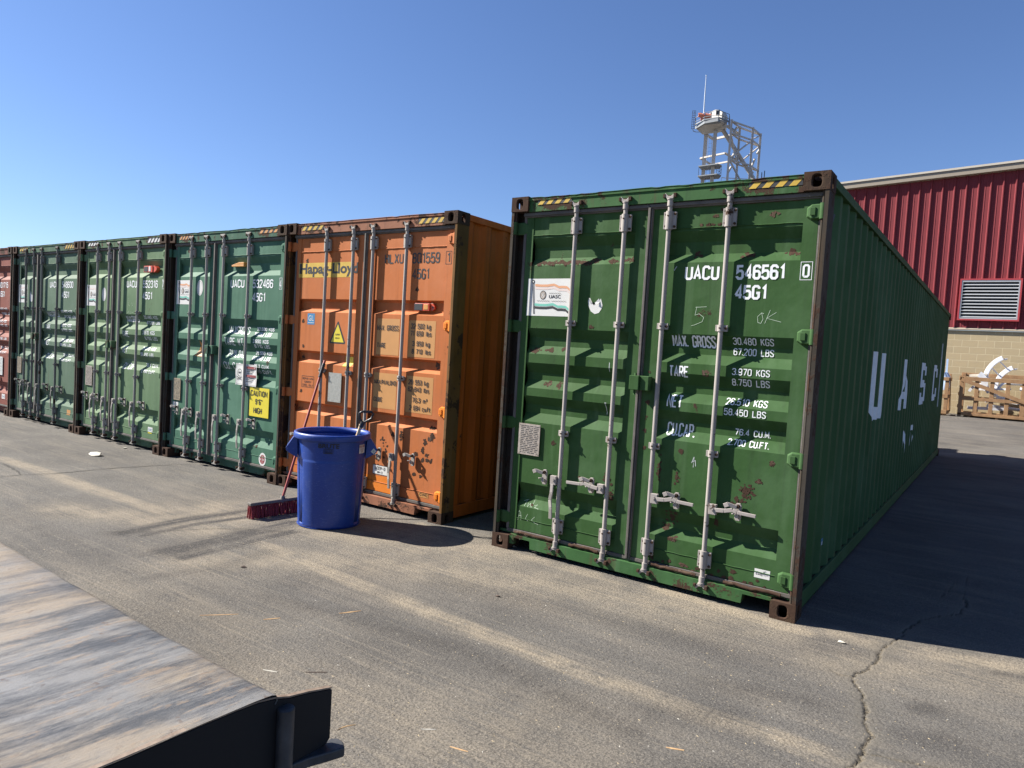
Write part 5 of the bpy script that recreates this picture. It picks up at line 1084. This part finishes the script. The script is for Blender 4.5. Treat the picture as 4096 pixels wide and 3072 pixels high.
for cx,cz,y in ((.67,0,0),(.92,-.26,.32)):
    a=R(118);px,pz=cx+.69*math.cos(a),cz+.69*math.sin(a);mb=MB();mb.cyl((px+.03,y,pz-.05),(px+.09,y,pz-.03),.028,n=10);mb.cyl((px+.09,y,pz-.03),(px+.115,y,pz-.02),.014,n=8);mb.build('bolt',M['steel'],root)
mb=MB()
for k in range(4): mb.cyl((0,.2*k,.02*k),(1.9,.2*k+.05,.06+.03*k),.045,n=12)
o=mb.build('metal_tubes',M['clearwrap']);o.location=(3.55,19.15,CZ+1.02);tag(o,'bundle of pale wrapped metal tubes lying on the right crate','tubes')
mb=MB();arc(mb,-.30,0,.30,60,-35,0,.16,.30)
o=mb.build('bent_metal_sheet',M['clearwrap']);o.location=(2.98,19.3,CZ+.98);tag(o,'small white curved panel sticking up beside the curved frame','metal part')
rr=random.Random(5);mb=MB()
for k in range(16):
    x=rr.uniform(0,2.3);y=rr.uniform(.0,.6);z=.05+.045*k;l=rr.uniform(.4,.9);a=rr.uniform(-.12,.12)
    if k%3==0: mb.cyl((x,y,z),(x+l,y+rr.uniform(-.1,.1),z+l*a),rr.uniform(.04,.09),n=14)
    elif k%3==1: mb.bar((x,y,z),(x+l*math.cos(a),y+rr.uniform(-.1,.1),z+l*math.sin(a)),rr.uniform(.15,.3),rr.uniform(.05,.12))
    else: arc(mb,x+.3,z-.1,.35,160,rr.uniform(40,90),y,.07,.06)
o=mb.build('metal_parts_pile',M['clearwrap']);o.location=(2.55,19.15,CZ+.16);tag(o,'heap of white metal parts filling the right crate','metal parts',kind='stuff')
mb=MB()
for k in range(3): mb.bar((0,.05*k,.03*k),(.42,.05*k,.05+.03*k),.10,.03)
o=mb.build('timber_offcuts',M['cream']);o.location=(2.60,19.3,CZ+1.14);tag(o,'pale timber offcuts lying on the left end of the right crate','timber')
# ---------------------------------------------------------------- tower
M['towerp']=plain('pale_tower_steel',(.44,.41,.37),.5,0,.12,2);M['towerg']=plain('tower_grating',(.20,.22,.24),.6);M['towerw']=plain('tower_white',(.52,.50,.46),.5)
M['towerd']=plain('tower_dark',(.05,.055,.06),.6);M['towero']=plain('faded_orange_drive',(.62,.22,.13),.5);M['mast']=plain('mast_blue_grey',(.55,.62,.70),.4)
az=R(-19);root=empty('ride_tower',(CAM.x+math.sin(az)*86,CAM.y+math.cos(az)*86,0),-az,'tall pale steel tower with machine platform and truss far behind the containers','tower')
def tb(mb,a,b,w,h=None,m=0): mb.bar(a,b,w,h or w,m)
for (a,b) in ((-2.80,1.8),(-1.72,.8)):
    mb=MB();tb(mb,(a,b,0),(a,b,28.45),.42,.40);mb.build('column',M['towerp'],root)
for (a,b) in ((-2.80,.9),(-2.30,2.2)):
    mb=MB()
    for s in (-.2,.2): mb.cyl((a+.55+s,b,0),(a+.55+s,b,28),.02,n=6)
    for k in range(60): mb.cyl((a+.35,b,.45*k+.5),(a+.75,b,.45*k+.5),.012,n=5)
    mb.build('ladder',M['towerg'],root)
# machine platform
N_=(-.45,0);L_=(-3.25,2.0);R_=(.85,3.0);Bk=(-1.95,5.0)
def ring(z,w,m,name):
    mb=MB();P=[N_,L_,Bk,R_]
    for i in range(4): tb(mb,(*P[i],z),(*P[(i+1)%4],z),w,w*.9)
    mb.build(name,m,root)
ring(28.75,.26,M['towerp'],'platform_beam');ring(25.65,.20,M['towerp'],'tie_beam')
def quadslab(P,z0,z1,name,m):
    mb=MB();mb.prism(P,2,z0,z1);return mb.build(name,m,root)
quadslab([(-.85,.1),(-3.4,1.7),(-4.1,1.5),(-3.0,-.5),(-1.5,-1.2)],28.95,29.28,'platform_floor',M['towerg'])
mb=MB();mb.add([(-4.1,1.5,29.1),(-3.0,-.2,29.0),(-1.2,-.9,29.05),(-.6,.3,29.1),(-.5,2.5,29.1),(-3.1,3.0,29.1),(-3.2,1.7,28.35),(-2.4,1.2,28.3),(-1.0,.6,28.75),(-.9,2,28.7)],[(0,1,7,6),(1,2,8,7),(2,3,8),(3,4,9,8),(4,5,6,9),(5,0,6),(6,7,8,9)]);mb.build('platform_underside',M['towerp'],root)
mb=MB();dp=disc(0,29.72,1.32,1.24,32);mb.add([(-1.97+.81*q*1.0-.58*o*.0+(.0 if o<0 else .47),1.0-.58*q+(.0 if o<0 else .65),z) for o in(-1,1) for q,z in dp],[tuple(range(32)),tuple(range(63,31,-1))]+[(i,(i+1)%32,32+(i+1)%32,32+i) for i in range(32)]);mb.build('wheel_housing',M['towerw'],root)
mb=MB();mb.bar((-2.42,1.28,29.6),(-2.42,1.28,30.82),.12,.06,up=(.58,.81,0));mb.build('housing_trim',M['towerd'],root)
mb=MB();mb.box((-1.80,-.2,30.08),(-1.38,.4,30.56));mb.build('control_cabinet',M['towerd'],root)
mb=MB();mb.cyl((-3.75,0,30.1),(-3.2,.1,30.0),.22,.30,n=14);mb.cyl((-3.0,.1,29.95),(-2.35,.1,29.85),.36,.33,n=16);mb.cyl((-3.25,.1,30.0),(-3.0,.1,29.95),.18,n=12);mb.box((-3.5,-.1,29.45),(-3.1,.3,29.8));mb.box((-3.78,-.1,30.15),(-3.4,.2,30.32));mb.build('drive_motor',M['towero'],root,bevel=.03)
mb=MB();E1=[(-4.1,1.2),(-3.0,-.5),(-1.45,-1.1),(-.30,.4),(-.2,2.4)]
for z in (29.3,29.62,30.12):
    zz=[z,z,z,z,z]
    for i in range(4): tb(mb,(*E1[i],zz[i]+.08),(*E1[i+1],zz[i+1]+.08),.055 if z>29.4 else .14)
for i,(a,b) in enumerate(E1): tb(mb,(a,b,29.2),(a,b,30.22),.06)
for t_ in (.33,.66):
    for i in (2,3): 
        a=E1[i][0]+(E1[i+1][0]-E1[i][0])*t_;b=E1[i][1]+(E1[i+1][1]-E1[i][1])*t_;tb(mb,(a,b,29.2),(a,b,30.22),.045)
mb.build('railing',M['towerg'],root)
mb=MB()
for x in (-4.50,-4.30,-4.14): tb(mb,(x,1.0,28.8),(x,1.0,30.95),.05)
for k in range(9): tb(mb,(-4.5,1,28.85+k*.26),(-4.14,1,28.85+k*.26),.04)
mb.tube([(-4.35,1,28.8),(-4.25,1,28.55),(-3.9,1,28.45),(-3.3,1,28.45)],.04,6);mb.build('side_ladder_panel',M['towerg'],root)
mb=MB();mb.cyl((-3.17,.2,29.3),(-3.20,.2,32.6),.075,.065,n=10);mb.cyl((-3.20,.2,32.6),(-3.21,.2,34.6),.06,.035,n=10);mb.cyl((-3.21,.2,34.6),(-3.21,.2,34.72),.06,.06,n=8);mb.build('mast',M['mast'],root)
# small cage lower down
mb=MB()
for z in (24.35,23.20): 
    mb.prism([(-3.38,.6),(-1.2,-.4),(-.72,.5),(-.95,1.8),(-3.0,2.4)],2,z-.05,z+.05)
mb.build('cage_floor',M['towerg'],root)
mb=MB()
for (a,b) in ((-3.3,.7),(-1.25,-.3),(-.74,.5),(-1.0,1.7)): tb(mb,(a,b,23.2),(a,b,24.35),.05)
for z in (23.6,23.95):
    tb(mb,(-1.25,-.3,z),(-.74,.5,z),.04);tb(mb,(-.74,.5,z),(-1.0,1.7,z),.04)
mb.build('cage_rail',M['towerg'],root)
# truss
F1,F2,F3,F4=(0,0),(2.50,3.0),(3.50,5.5),(1.0,2.5);TT=29.35
for P,nm in ((F1,0),(F2,0),(F3,0),(F4,0)):
    mb=MB();tb(mb,(*P,0),(*P,TT+.1),.26);mb.build('truss_post',M['towerp'],root)
mb=MB()
for z,w in ((TT-.05,.16),(28.0 if False else 27.95,.15),(25.0,.15)):
    for A_,B_ in ((F1,F2),(F2,F3),(F3,F4),(F4,F1)): tb(mb,(*A_,z),(*B_,z),w)
tb(mb,(*F1,25.0),(*F2,27.95),.15);tb(mb,(*F4,25.0),(*F3,27.95),.14);tb(mb,(*F1,25.0),(1.72,2.0,22.6),.15);tb(mb,(*F2,25),(*F3,22.6),.13);tb(mb,(*F4,25),(*F1,27.95),.13);tb(mb,(*F4,TT),(*F1,TT-1.2),.13);tb(mb,(*F2,TT-1.3),(*F3,TT-.1),.13)
mb.build('truss_bracing',M['towerp'],root)
mb=MB();mb.cyl((-1.0,1.5,28.9),(2.95,3.4,23.6),.235,n=16);mb.cyl((2.95,3.4,23.6),(3.2,3.5,22.4),.235,.4,n=16);mb.build('diagonal_tube',M['towerp'],root)
mb=MB()
for (a,b,z0,z1) in ((.35,1.0,28.9,28.2),(.30,.6,26.0,24.9),(.05,.4,24.2,23.6),(3.2,4.6,27.3,26.8),(2.7,3.8,26.0,25.1),(2.6,3.6,24.4,23.8)): mb.cyl((a,b,z1),(a+.28,b+.1,z0),.13,n=10)
mb.build('cable_drums',M['towerw'],root)
mb=MB();mb.box((-.8,.0,22.0),(5.2,6.0,22.15));mb.build('deck',M['towerg'],root)
mb=MB();tb(mb,(-.66,0,22.85),(5.1,1.5,22.85),.07);tb(mb,(5.1,1.5,22.85),(5.2,5,22.85),.07)
for k in range(9): tb(mb,(-.66+.72*k,.19*k,22.1),(-.66+.72*k,.19*k,22.85),.05)
mb.build('deck_railing',M['towerw'],root)
mb=MB();mb.cyl((3.85,1.5,22.1),(3.80,1.5,23.8),.05,n=6);mb.cyl((4.1,1.6,22.1),(4.1,1.6,24.0),.05,n=6);mb.box((3.95,1.5,22.1),(4.2,1.7,23.2));mb.build('antenna_cluster',M['towerd'],root)
